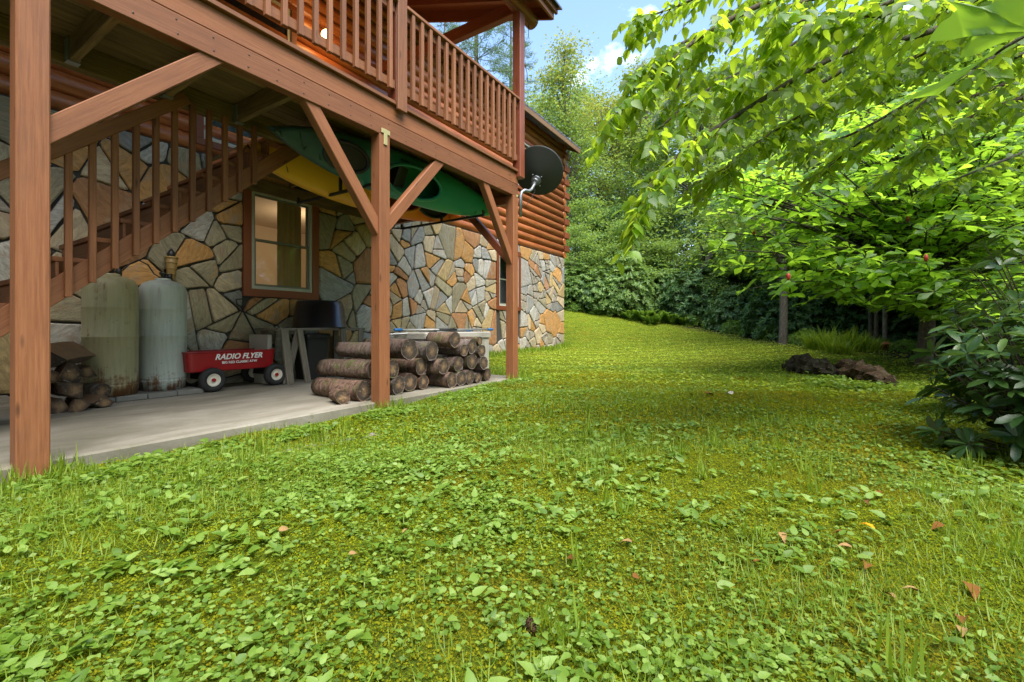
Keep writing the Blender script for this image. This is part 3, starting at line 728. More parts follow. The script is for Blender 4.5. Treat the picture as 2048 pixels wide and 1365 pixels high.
# ------------------------------------------------------------------ the deck
YF = 3.55
deck = thing('raised_deck', (3, YF, 0), 'reddish brown timber deck on tall posts with baluster railing and porch roof', 'deck')
PW = 0.135
for x0, zb in ((0.60, -0.30), (3.09, -0.30), (5.59, -0.25)):
    bbox('post', x0, x0 + PW, YF, YF + PW, zb, 2.712, M['deck'], deck, 0.007)
bbox('post', -0.02, 0.10, 4.9, 5.03, -0.1, 2.72, M['deck'], deck, 0.007)
bbox('beam', -2.5, 5.735, YF + .012, YF + 0.10, 2.712, 2.893, M['deck'], deck, 0.006)
bbox('rim_board', -2.5, 5.745, YF + .016, YF + .056, 2.897, 3.068, M['deck'], deck, 0.005)
bbox('deck_edge_board', -2.5, 5.78, YF - .02, YF + .12, 3.071, 3.108, M['rail'], deck, 0.004)
bbox('end_rim', 5.70, 5.742, YF + .102, YW - .02, 2.72, 3.068, M['deck'], deck, 0.005)
m = MB().box(3.135, 3.18, YF - .012, YF - .001, 2.70 - .09, 2.77).box(3.105, 3.215, YF - .0115, YF - .001, 2.722, 2.768)
m.build('tie_plate', M['plate'], deck, bevel=0.002)
bbox('bracket', 5.665, 5.715, YF - .004, YF - .0005, 2.70, 2.735, M['plate'], deck, 0.002)
# screws and nail heads along the beam face
nm = MB()
for k in range(26):
    x = -0.3 + k * 0.235
    for z in (2.75, 2.85): nm.lathe(x + rnd.uniform(-.01, .01), 0, [(0.006, 0), (0.006, 0.002)], 6)
    # turn the two discs to face the yard
for i in range(len(nm.v)):
    k = i // 24; h = (i // 12) % 2
    x, y, z = nm.v[i]; nm.v[i] = (x, YF + .0115 - z, (2.755 if h == 0 else 2.85) + y)
o = nm.build('nail_heads', M['black'], deck); o['kind'] = 'stuff'
# joists, header, underside boards
for x in (0.45, 1.03, 1.62, 2.20):
    bbox('joist', x, x + 0.05, YF + .104, 4.575, 2.722, 2.90, M['under'], deck, 0.004)
    MB().box(x - .012, x - .001, 4.50, 4.572, 2.735, 2.88).box(x + .051, x + .062, 4.50, 4.572, 2.735, 2.88).box(x - .012, x + .062, 4.50, 4.573, 2.712, 2.72).build('joist_hanger', M['galv'], deck)
for x in (2.80, 3.35, 3.95, 4.55, 5.15): bbox('joist', x, x + 0.045, YF + .104, YW - .03, 2.895, 2.955, M['under'], deck, 0.004)
bbox('header', -2.5, 3.0, 4.58, 4.66, 2.712, 2.90, M['under'], deck, 0.004)
k = 0; y = YF + 0.105
while y < YW - 0.05:
    y2 = min(y + 0.138, YW - 0.02)
    xl = -2.5 if y2 < 4.68 else 2.98
    bbox('deck_board', xl, 5.695, y, y2 - 0.006, 2.962 if xl > 0 else 2.905, 2.992 if xl > 0 else 2.935, M['under'], deck, 0.003)
    y = y2; k += 1
bbox('deck_surface', -2.5, 5.70, YF + .122, 4.62, 3.0, 3.105, M['porch'], deck)
bbox('deck_surface', 3.0, 5.70, 4.622, YW - .03, 3.0, 3.105, M['porch'], deck)
bbox('ledger', 3.0, 5.69, YW - .075, YW - .035, 2.70, 2.89, M['under'], deck)
# braces
def brace(p0, p1, w=0.088, h=0.118): beam('brace', p0, p1, w, h, M['deck'], deck, bev=0.006)
yb = YF + 0.072
brace((0.66, yb, 1.80), (1.66, yb, 2.80)); 
brace((2.30, yb, 2.80), (3.14, yb, 1.72)); brace((3.17, yb, 1.76), (4.10, yb, 2.80)); brace((4.88, yb, 2.80), (5.64, yb, 1.72))
beam('brace', (5.655, 3.62, 1.72), (5.655, 4.62, 2.76), 0.085, 0.11, M['porch'], deck, bev=0.006)
bbox('cross_beam', 5.61, 5.698, YF + .136, YW - .06, 2.60, 2.715, M['porch'], deck, 0.005)
# upper posts
bbox('rail_post', 3.285, 3.415, YF - .055, YF - .022, 3.02, 6.2, M['rail'], deck, 0.006)
bbox('rail_post', 3.29, 3.41, YF - .018, YF + .115, 3.11, 5.70, M['porch'], deck, 0.006)
bbox('corner_post', 5.69, 5.825, YF - .055, YF + .08, 3.00, 5.47, M['porch'], deck, 0.007)
# railing
YB = YF - 0.03
for xa, xb in ((-2.5, 3.285), (3.415, 5.69)):
    bbox('top_rail', xa, xb, YB - .03, YB + .11, 4.125, 4.165, M['rail'], deck, 0.006)
    bbox('sub_rail', xa, xb, YB + .022, YB + .062, 4.03, 4.122, M['rail'], deck, 0.004)
    bbox('bottom_rail', xa, xb, YB + .022, YB + .062, 3.235, 3.325, M['rail'], deck, 0.004)
bal = board_mesh(0.92, 0.042, 0.042, M['rail'], 0.003)
def baluster(x):
    q = Matrix(((0, 0, 1), (1, 0, 0), (0, 1, 0))).transposed().to_quaternion()
    o = bpy.data.objects.new('baluster', bal); place(o, deck, (x, YB + .0005, 3.66), q)
for k in range(16): baluster(3.515 + k * 0.1365)
for k in range(26): baluster(3.195 - k * 0.1395)
# porch roof
bbox('tie_beam', 5.70, 5.815, YF + .082, YW - .03, 5.47, 5.66, M['porch'], deck, 0.008)
MB().tube([(-2.5, YF + 0.012, 5.575), (2, YF + .012, 5.575), (6.17, YF + 0.012, 5.575)], 0.11, 16).build('plate_log', M['log'], deck)
bbox('plate_board', 5.3, 6.12, YF - .02, YF + .045, 5.455, 5.475, M['porch'], deck)
ey, ez, psl, pxe = 3.25, 5.62, 0.35, 6.3
def pz(y): return ez + psl * (y - ey)
def slab_slope(name, xa, xb, ya, yb_, dz0, dz1, mat):
    vs = [(x, y, pz(y) + d) for d in (dz0, dz1) for y in (ya, yb_) for x in (xa, xb)]
    return MB().add(vs, [(0, 2, 3, 1), (4, 5, 7, 6), (0, 1, 5, 4), (2, 6, 7, 3), (0, 4, 6, 2), (1, 3, 7, 5)]).build(name, mat, deck)
slab_slope('porch_ceiling', -2.5, pxe - .03, ey + .04, YW - .02, 0.14, 0.165, M['porch'])
slab_slope('porch_roof', -2.5, pxe + .10, ey - .10, YW - .02, 0.17, 0.20, M['roof'])
for x in list(np.arange(-2.1, 6.0, 0.61)): slab_slope('rafter', x, x + .07, ey + .04, YW - .02, 0.0, 0.138, M['porch'])
slab_slope('rake_board', pxe - .03, pxe + .012, ey + .04, YW - .02, -0.04, 0.166, M['casing'])
bbox('porch_fascia', -2.5, pxe + .01, ey, ey + .037, ez - .03, ez + .165, M['rail'], deck)
bbox('porch_drip_board', -2.5, pxe + .05, ey - .045, ey - .003, ez + .06, ez + .165, M['rail'], deck)
m = MB().tube([(6.02, YF + .0, 5.46), (6.03, YF, 5.38), (6.025, YF, 5.27), (6.05, YF, 5.255)], 0.005, 5); m.build('plant_hook', M['black'], deck)
m = MB().tube([(5.825, YF + .01, 4.82), (5.93, YF + .01, 4.80), (6.0, YF + .01, 4.70), (6.01, YF + .01, 4.58)], 0.005, 5); m.build('plant_hook', M['black'], deck)

# ------------------------------------------------------------------ the stairs
stair = thing('staircase', (0.9, 4.9, 0), 'brown wooden staircase with square balusters rising under the deck', 'staircase')
def sbot(x): return 0.89 + 0.891 * (x - 0.934)
ang = Vector((1, 0, 0.891)).normalized(); up = Vector((-0.891, 0, 1)).normalized(); hs = 0.2 * up.z
for y in (4.62, 5.42):
    a = Vector((-0.02, y, sbot(-0.02))) + up * (hs / 2); b = Vector((2.98, y, sbot(2.98))) + up * (hs / 2)
    beam('stringer', a, b, 0.04, hs, M['deck'], stair, up=up)
for k in range(-7, 9):
    z = 1.467 + 0.18 * k; x = 1.164 + 0.197 * k
    bbox('tread', x, x + 0.26, 4.642, 5.39, z - .038, z, M['deck'], stair, 0.005)
    bbox('riser', x + .215, x + .235, 4.645, 5.385, z + .003, z + .139, M['rail'], stair, 0.003)
def hr(x): return 2.0 + 0.88 * (x - 0.94)
a = Vector((-0.1, 4.575, hr(-0.1) + .03)); b = Vector((1.80, 4.575, hr(1.8) + .03)); beam('hand_rail', a, b, 0.06, 0.10, M['deck'], stair, up=up)
for k in range(-6, 12):
    x = 0.905 + 0.135 * k
    zt = min(hr(x) - .02, 2.76); beam('baluster', (x, 4.578, sbot(x) - .0), (x, 4.578, zt), 0.042, 0.042, M['deck'], stair, bev=0.003)

# ------------------------------------------------------------------ things under the deck
def tank(x, y, zb, mat, label):
    t = thing('propane_tank', (x, y, zb), label, 'gas tank', 'propane tanks under the stairs')
    pr = [(0.10, zb + .09), (0.19, zb + .085), (0.216, zb + .11), (0.225, zb + .15), (0.2255, zb + .60), (0.229, zb + .603), (0.229, zb + .612), (0.2255, zb + .615), (0.2255, zb + .90), (0.2275, zb + .903), (0.2255, zb + .91), (0.225, zb + 1.09), (0.217, zb + 1.145), (0.19, zb + 1.195), (0.13, zb + 1.228), (0.06, zb + 1.24)]
    MB().lathe(x, y, pr, 40).build('cylinder', mat, t, origin=(x, y, zb))
    MB().lathe(x, y, [(0.20, zb + .003), (0.212, zb), (0.213, zb + .09), (0.222, zb + .10), (0.222, zb + .118)], 36).build('foot_ring', mat, t, origin=(x, y, zb))
    m = MB().lathe(x, y, [(0.075, zb + 1.225), (0.078, zb + 1.26), (0.07, zb + 1.262)], 20); m.build('collar', mat, t, origin=(x, y, zb))
    m = MB().lathe(x, y, [(0.022, zb + 1.24), (0.022, zb + 1.30), (0.035, zb + 1.31), (0.035, zb + 1.335), (0.02, zb + 1.34)], 12); m.tube([(x, y, zb + 1.285), (x + .07, y - .02, zb + 1.29)], 0.014, 8)
    m.tube([(x + .06, y - .02, zb + 1.25), (x + .06, y - .02, zb + 1.32)], 0.026, 10); m.build('valve', M['black'], t)
    return t
t1 = tank(1.70, 6.05, 0.056, M['tank_cream'], 'rusty cream coloured tall propane tank beside the split firewood')
t2 = tank(2.19, 6.15, 0.056, M['tank_grey'], 'pale grey tall propane tank beside the red wagon')
m = MB().tube([(1.79, 6.03, 1.36), (1.86, 6.06, 1.44), (1.95, 6.12, 1.50), (2.04, 6.13, 1.46), (2.10, 6.13, 1.36), (2.17, 6.14, 1.32)], 0.007, 6)
m.build('gas_hose', M['black'], t2)
m = MB().tube([(1.72, 6.1, 1.36), (1.76, 6.3, 1.45), (1.80, 6.58, 1.50)], 0.008, 6); m.tube([(1.79, 6.57, 1.43), (1.79, 6.57, 1.60)], 0.04, 12); m.build('regulator', M['galv'], t1)
for k in range(4):
    x = 1.40 + k * 0.268
    o = MB().box(x, x + 0.262, 5.80, 6.42, 0.0, 0.054 + 0.002 * (k % 2)).build('paver_block', M['paver'], None, bevel=0.008)
    tag(o, 'grey concrete paver block under the propane tanks', 'paver', 'paver blocks under the tanks')

# split firewood
def split_piece(c, L, r, roll, yaw, arc, label, group, pitch=0.0):
    """a wedge split from a round: bark on the arc, pale split faces"""
    n = 6; ring = [(0, 0)] + [(r * rnd.uniform(.92, 1.06) * math.cos(arc * (i / (n - 1) - .5)), r * rnd.uniform(.92, 1.06) * math.sin(arc * (i / (n - 1) - .5))) for i in range(n)]
    cx = r * 0.5; K = len(ring); m = MB(); secs = 4
    vs = []
    for s in range(secs):
        for (a, b) in ring: vs.append(((a - cx) + rnd.uniform(-.006, .006), L * (s / (secs - 1) - .5) + (rnd.uniform(-.012, .012) if s in (0, secs - 1) else 0), b + rnd.uniform(-.006, .006)))
    for s in range(secs - 1):
        for i in range(K):
            j = (i + 1) % K; m.cur = 0 if (0 < i < K - 1) else 1
            m.add([], [])
            m.f.append((s * K + i, s * K + j, (s + 1) * K + j, (s + 1) * K + i)); m.mi.append(m.cur); m.sm.append(False)
    m.v = vs; m.f.append(tuple(reversed(range(K)))); m.f.append(tuple((secs - 1) * K + i for i in range(K))); m.mi += [2, 2]; m.sm += [False, False]
    o = m.build('firewood_piece', [M['bark'], M['split2'], M['end']], None, origin=(0, 0, 0))
    o.location = c; o.rotation_euler = (pitch, roll, yaw)
    return tag(o, label, 'firewood', group)
M['split2'] = simple('split_wood_face', (0.17, 0.10, 0.052), 0.9, var=0.4, scale=14, bmp=0.6)
FW = [((1.17, 5.72, .065), .42, .13, 2.0, .1, 1.6), ((1.33, 5.66, .06), .40, .12, 1.2, -.1, 1.5), ((1.47, 5.70, .06), .36, .11, 1.7, .2, 1.8), ((1.10, 5.75, .19), .42, .14, .6, -.15, 1.5), ((1.27, 5.69, .20), .40, .14, 2.4, .1, 1.7),
      ((1.14, 5.80, .32), .40, .13, 1.4, .2, 1.5), ((1.30, 5.77, .335), .42, .15, -.3, -.1, 1.8), ((1.45, 5.98, .33), .40, .12, 1.9, .0, 1.6), ((1.05, 5.78, .43), .4, .12, 2.6, .0, 1.6)]
for k, (c, L, r, ro, ya, ar) in enumerate(FW):
    split_piece(c, L, r, ro, ya, ar, 'dark split firewood piece in the heap beside the cream tank', 'split firewood heap')
split_piece((1.28, 5.86, .50), .50, .24, 1.35, -.55, 1.5, 'large split firewood block lying on top of the heap by the cream tank', None, 0.16)
m = MB(); m.cur = 0
m.tube([(0, -.2, 0), (0, 0, 0), (0, .2, 0)], 0.075, 12, cap=False, jit=.05); b0 = len(m.v); m.f += [tuple(reversed(range(12))), tuple(24 + i for i in range(12))]; m.mi += [1, 1]; m.sm += [False] * 2
o = m.build('firewood_piece', [M['bark'], M['end']], None, origin=(0, 0, 0)); o.location = (1.52, 5.92, .135); o.rotation_euler = (0, 0.5, 0.1)
tag(o, 'round firewood log end beside the foot of the cream tank', 'firewood')

# ------------------------------------------------------------------ red wagon
def text_mesh(body, size, ext=0.001, shear=0.0, bold=0.0):
    cu = bpy.data.curves.new('lettering', 'FONT'); cu.body = body; cu.size = size; cu.extrude = ext; cu.shear = shear; cu.offset = bold; cu.align_x = 'CENTER'; cu.resolution_u = 3
    tmp = bpy.data.objects.new('lettering_tmp', cu); col.objects.link(tmp)
    bpy.context.view_layer.update(); dg = bpy.context.evaluated_depsgraph_get()
    me = bpy.data.meshes.new_from_object(tmp.evaluated_get(dg)); bpy.data.objects.remove(tmp); me.name = 'lettering'; return me
wag = thing('toy_wagon', (2.83, 6.07, 0), 'red metal pull wagon with white lettering and black tyres', 'wagon')
def rrect(x0, x1, y0, y1, r, n=5):
    pts = []
    for cx, cy, a0 in ((x1 - r, y0 + r, -90), (x1 - r, y1 - r, 0), (x0 + r, y1 - r, 90), (x0 + r, y0 + r, 180)):
        for i in range(n): a = R(a0 + 90 * i / (n - 1)); pts.append((cx + r * math.cos(a), cy + r * math.sin(a)))
    return pts
def tray(m, levels):
    vs = []; k = len(levels[0][0])
    for pts, z in levels: vs += [(x, y, z) for x, y in pts]
    n = len(levels); fs = [(i * k + j, i * k + (j + 1) % k, (i + 1) * k + (j + 1) % k, (i + 1) * k + j) for i in range(n - 1) for j in range(k)]
    fs += [tuple(reversed(range(k))), tuple((n - 1) * k + j for j in range(k))]
    m.add(vs, fs, False)
x0, x1, y0, y1 = 2.31, 3.34, 5.84, 6.32
m = MB(); tray(m, [(rrect(x0 + .04, x1 - .04, y0 + .03, y1 - .03, .05), .235), (rrect(x0 + .02, x1 - .02, y0 + .018, y1 - .018, .05), .245), (rrect(x0, x1, y0, y1, .06), .455), (rrect(x0 - .012, x1 + .012, y0 - .012, y1 + .012, .07), .462),
    (rrect(x0 - .012, x1 + .012, y0 - .012, y1 + .012, .07), .474), (rrect(x0 + .006, x1 - .006, y0 + .006, y1 - .006, .055), .474), (rrect(x0 + .026, x1 - .026, y0 + .024, y1 - .024, .045), .255)])
body = m.build('wagon_body', M['red'], wag)
me = text_mesh('RADIO FLYER', 0.092, 0.0015, 0.35, 0.0022); me.materials.append(M['letter'])
rot = Matrix(((1, 0, 0), (0, 0, -1), (0, 1, 0))).to_quaternion()
o = bpy.data.objects.new('lettering', me); place(o, wag, (2.87, 5.834, 0.375), rot); o.rotation_quaternion = rot @ Quaternion((1, 0, 0), -0.075)
me = text_mesh('BIG RED CLASSIC ATW', 0.040, 0.0015, 0.0, 0.0008); me.materials.append(M['letter'])
o = bpy.data.objects.new('lettering', me); place(o, wag, (2.88, 5.838, 0.322), rot); o.rotation_quaternion = rot @ Quaternion((1, 0, 0), -0.075)
for x in (2.55, 3.30):
    MB().tube([(x, 5.80, .14), (x, 6.36, .14)], 0.011, 8).build('axle', M['black'], wag)
    MB().box(x - .05, x + .05, 5.92, 6.24, .14, .236).build('bolster', M['black'], wag)
    for y, s in ((5.80, -1), (6.36, 1)):
        m = MB(); N = 32
        prof = [(0.075, -.045), (0.115, -.05), (0.135, -.035), (0.141, -.012), (0.141, .012), (0.135, .035), (0.115, .05), (0.075, .045)]
        vs = []
        for r_, h in prof:
            for j in range(N):
                a = 2 * math.pi * j / N; rr = r_ + (0.003 if (j % 2 and r_ > .12) else 0); vs.append((x + rr * math.cos(a), y + h, .143 + rr * math.sin(a)))
        K = len(prof); m.add(vs, [(i * N + j, i * N + (j + 1) % N, ((i + 1) % K) * N + (j + 1) % N, ((i + 1) % K) * N + j) for i in range(K) for j in range(N)], True)
        wh = m.build('tyre', M['rubber'], wag)
        m = MB(); vs = []; prof = [(0.0, -.036), (0.02, -.036), (.028, -.026), (0.055, -.024), (0.066, -.040), (0.078, -.042), (0.078, .042), (0.066, .040), (.055, .024), (0, .024)]
        for r_, h in prof: vs += [(x + r_ * math.cos(2 * math.pi * j / 20), y + h * (1 if s < 0 else -1), .143 + r_ * math.sin(2 * math.pi * j / 20)) for j in range(20)]
        K = len(prof); m.add(vs, [(i * 20 + j, i * 20 + (j + 1) % 20, (i + 1) * 20 + (j + 1) % 20, (i + 1) * 20 + j) for i in range(K - 1) for j in range(20)], True)
        m.build('rim', M['white'], wh)
        m = MB(); m.tube([(x, y + s * .03, .143), (x, y + s * .047, .143)], 0.022, 14); m.build('hub_cap', M['red'], wh)
m = MB(); m.tube([(3.36, 6.08, .20), (3.40, 6.15, .30), (3.34, 6.30, .60), (3.22, 6.50, 1.04)], 0.011, 8)
hd = Vector((3.22, 6.50, 1.04)); m.tube([hd, hd + V(-.055, .0, .035), hd + V(-.06, .01, .10), hd + V(.03, .012, .115), hd + V(.05, .0, .05), hd], 0.011, 7)
m.build('pull_handle', M['black'], wag)

# ------------------------------------------------------------------ bench of grey boards, tub, bin
bench = thing('work_bench', (4.0, 6.0, 0), 'rough bench of weathered grey boards standing under the window', 'bench')
for k in range(4):
    y = 5.74 + k * .165; bbox('top_plank', 3.32 + rnd.uniform(-.03, .03), 4.72 + rnd.uniform(-.03, .03), y, y + .155, .715, .752, M['grey_wood'], bench, 0.005)
for (xa, xb, y, w, d) in ((3.37, 3.47, 5.712, .10, .035), (3.60, 3.43, 5.752, .09, .03), (3.58, 3.72, 5.706, .085, .035), (4.28, 4.40, 5.73, .10, .03), (4.62, 4.60, 5.74, .085, .03), (3.45, 3.45, 6.33, .09, .04), (4.60, 4.60, 6.33, .09, .04)):
    beam('leg', (xa, y, .745), (xb, y + (.02 if y < 6 else 0), .0), w, d, M['grey_wood'], bench, up=(0, 1, 0), bev=.005)
bbox('rear_board', 4.3, 4.75, 6.36, 6.385, .05, .62, M['soffit'], bench, 0.004)
tub = thing('plastic_tub', (4.13, 6.06, .752), 'upturned black plastic tub resting on the weathered bench', 'tub')
x, y, z = 4.13, 6.06, .752
MB().lathe(x, y, [(0.000, z + .40), (0.281, z + .40), (0.308, z + .392), (0.321, z + .37), (0.330, z + .33), (0.335, z + .327), (0.373, z + .05), (0.380, z + .045), (0.383, z + .02), (0.397, z + .012), (0.397, z), (0.367, z + .004), (0.362, z + .03), (0.302, z + .36), (0.000, z + .37)][::-1], 48).build('tub_wall', M['tub'], tub)
m = MB()
for a in (0.4, 3.5): m.tube([(x + .35 * math.cos(a + d), y + .35 * math.sin(a + d), z + .03 + .03 * math.cos(d * 9)) for d in (-.17, -.08, 0, .08, .17)], 0.013, 6)
m.build('handle', M['tub'], tub)
b = thing('storage_bin', (4.0, 6.1, 0), 'dark plastic bin standing under the grey bench', 'bin')
m = MB(); tray(m, [(rrect(3.87, 4.18, 5.95, 6.28, .04), .0), (rrect(3.84, 4.21, 5.92, 6.31, .05), .60), (rrect(3.825, 4.225, 5.905, 6.325, .05), .605), (rrect(3.825, 4.225, 5.905, 6.325, .05), .63)]); m.build('bin_body', M['bin'], b)
m = MB(); tray(m, [(rrect(3.82, 4.23, 5.90, 6.33, .05), .632), (rrect(3.82, 4.23, 5.90, 6.33, .05), .655), (rrect(3.85, 4.20, 5.93, 6.30, .05), .668)]); m.build('bin_lid', M['tub'], b)
o = MB().box(3.30, 3.36, 5.98, 6.45, 0.0, .66).build('pale_panel', M['resin'], None, bevel=.004); tag(o, 'pale panel standing behind the left end of the grey bench', 'panel')
tk = thing('tiki_torch', (2.40, 6.47, 0), 'bamboo garden torch leaning on the stone wall behind the grey tank', 'torch')
MB().tube([(2.40, 6.44, 0), (2.395, 6.46, .7), (2.39, 6.47, 1.36)], 0.012, 8).build('pole', M['bamboo'], tk)
m = MB().lathe(2.39, 6.47, [(.02, 1.33), (.04, 1.36), (.055, 1.50), (.062, 1.62), (.05, 1.625)], 16)
m.build('basket', M['bamboo'], tk)
MB().lathe(2.39, 6.47, [(.04, 1.60), (.045, 1.66), (.03, 1.69), (.01, 1.72)], 12).build('burner', M['black'], tk)
for zz in (1.40, 1.47, 1.54, 1.60):
    MB().lathe(2.39, 6.47, [(.047 + .1 * (zz - 1.40) * .8 + .004, zz), (.053 + .1 * (zz - 1.40) * .8 + .004, zz + .006), (.047 + .1 * (zz - 1.4) * .8 + .004, zz + .012)], 16).build('basket_ring', M['bamboo'], tk)

# ------------------------------------------------------------------ deck box and poles
bx_ = thing('deck_box', (5.2, 4.48, 0), 'beige resin storage box behind the log pile', 'storage box')
X0, X1, Y0, Y1 = 4.42, 5.87, 4.18, 4.78
m = MB(); tray(m, [(rrect(X0 + .02, X1 - .02, Y0 + .02, Y1 - .02, .03), .0), (rrect(X0, X1, Y0, Y1, .03), .60)]); m.build('box_body', M['resin'], bx_)
m = MB(); tray(m, [(rrect(X0 - .02, X1 + .02, Y0 - .025, Y1 + .02, .03), .603), (rrect(X0 - .02, X1 + .02, Y0 - .025, Y1 + .02, .03), .675), (rrect(X0, X1, Y0, Y1, .03), .69)]); m.build('box_lid', M['resin'], bx_)
for x in (X0 + .03, X1 - .15, (X0 + X1) / 2 - .06): bbox('panel_rib', x, x + .12, Y0 - .012, Y0 + .01, .05, .56, M['resin'], bx_, .004)
def pole(p0, p1, lab):
    p0, p1 = Vector(p0), Vector(p1); t = thing('paddle_pole', (p0 + p1) / 2, lab, 'pole'); d = (p1 - p0).normalized()
    MB().tube([p0 + d * .1, p1 - d * .1], 0.014, 10).build('shaft', M['pole'], t)
    MB().tube([p0, p0 + d * .02, p0 + d * .12], [.014, .022, .02], 10).build('tip', M['blue'], t)
    MB().tube([p1 - d * .12, p1 - d * .02, p1], [.02, .022, .014], 10).build('tip', M['blue'], t)
    c = (p0 + p1) / 2; MB().tube([c - d * .16, c + d * .16], 0.0185, 10).build('grip', M['black'], t)
pole((3.86, 4.55, .66), (5.70, 4.42, .71), 'grey telescopic pole with blue tips lying flat along the beige box')
pole((4.30, 4.66, .725), (6.02, 4.22, .725), 'grey telescopic pole with blue tips lying askew across the beige box lid')

# ------------------------------------------------------------------ log pile
LP = [(3.08, .105, .105, .80), (3.20, .31, .107, .82), (3.59, .104, .103, .8), (3.82, .11, .11, .55), (4.04, .09, .089, .55), (4.35, .095, .095, .5), (4.535, .095, .095, .5), (4.725, .098, .098, .5), (4.90, .073, .072, .45), (5.17, .09, .089, .5),
      (3.52, .29, .096, .8), (4.0, .285, .103, .5), (4.26, .27, .10, .5), (4.53, .285, .094, .5), (4.80, .30, .105, .5), (5.05, .265, .09, .5), (3.74, .50, .125, .75), (4.11, .47, .115, .6), (4.63, .455, .078, .5), (4.47, .60, .10, .65), (4.80, .50, .096, .55), (5.02, .43, .085, .5), (2.83, .072, .071, .24), (3.36, .50, .10, .75), (5.0, .57, .06, .5)]
def round_log(x, z, r, L, i):
    y = 3.80 + rnd.uniform(-.07, .07) + (-0.02 if i == 22 else 0)
    if x > 4.25: L = min(L, .44) * rnd.uniform(.9, 1.0); y = 3.70 + rnd.uniform(-.03, .03)
    N = 18; S = 9; m = MB(); yaw = rnd.uniform(-.10, .10) + (-0.35 if i == 22 else 0); bend = rnd.uniform(-.02, .02); ph = rnd.uniform(0, 6)
    vs = []
    for s in range(S):
        q = s / (S - 1)
        for j in range(N):
            a = 2 * math.pi * j / N
            rr = r * (1 + .05 * math.sin(2 * a + ph) + .035 * math.sin(5 * a + ph * 2) + rnd.uniform(-.045, .045)) * (1 - .07 * q)
            vs.append((rr * math.cos(a) + bend * math.sin(q * 3), L * q + (rnd.uniform(-.004, .004) if s in (0, S - 1) else 0), rr * math.sin(a)))
    m.cur = 0; m.add(vs, [(s * N + j, s * N + (j + 1) % N, (s + 1) * N + (j + 1) % N, (s + 1) * N + j) for s in range(S - 1) for j in range(N)], True)
    m.cur = 1
    for e, s in ((0, 0), (1, S - 1)):                       # ends: ring of bark, then slightly sunk cut face
        ins = [(vs[s * N + j][0] * .9, vs[s * N + j][1] + (.004 if e == 0 else -.004), vs[s * N + j][2] * .9) for j in range(N)]
        b0 = len(m.v); m.add(ins + [(0, L * e, 0)], [])
        for j in range(N):
            k2 = (j + 1) % N; m.f.append((s * N + j, s * N + k2, b0 + k2, b0 + j)); m.mi.append(0); m.sm.append(False)
            m.f.append((b0 + j, b0 + k2, b0 + N)); m.mi.append(1); m.sm.append(False)
    o = m.build('firewood_log', [M['bark'], M['end']], None, origin=(0, 0, 0)); o.location = (x, y, z); o.rotation_euler = (rnd.uniform(-.02, .02), rnd.uniform(0, 6.28), yaw)
    o.rotation_euler.y = rnd.uniform(0, 6.28)
    return o
LOGLAB = {0: 'mossy thick log lying at the bottom of the pile left of the post', 1: 'thick bark covered log second up on the pile left of the post', 22: 'short stubby log lying loose in front of the log pile', 19: 'pale purplish bark log on top of the log pile', 23: 'reddish bark log at the top of the pile behind the post', 16: 'thick grey log with slanted end high on the log pile'}
for i, (x, z, r, L) in enumerate(LP):
    o = round_log(x, z, r, L, i); tag(o, LOGLAB.get(i, 'round cut log in the %s of the pile on the patio edge' % ('bottom row' if z < .15 else 'second row' if z < .35 else 'upper rows')), 'log', 'log pile on the patio edge')

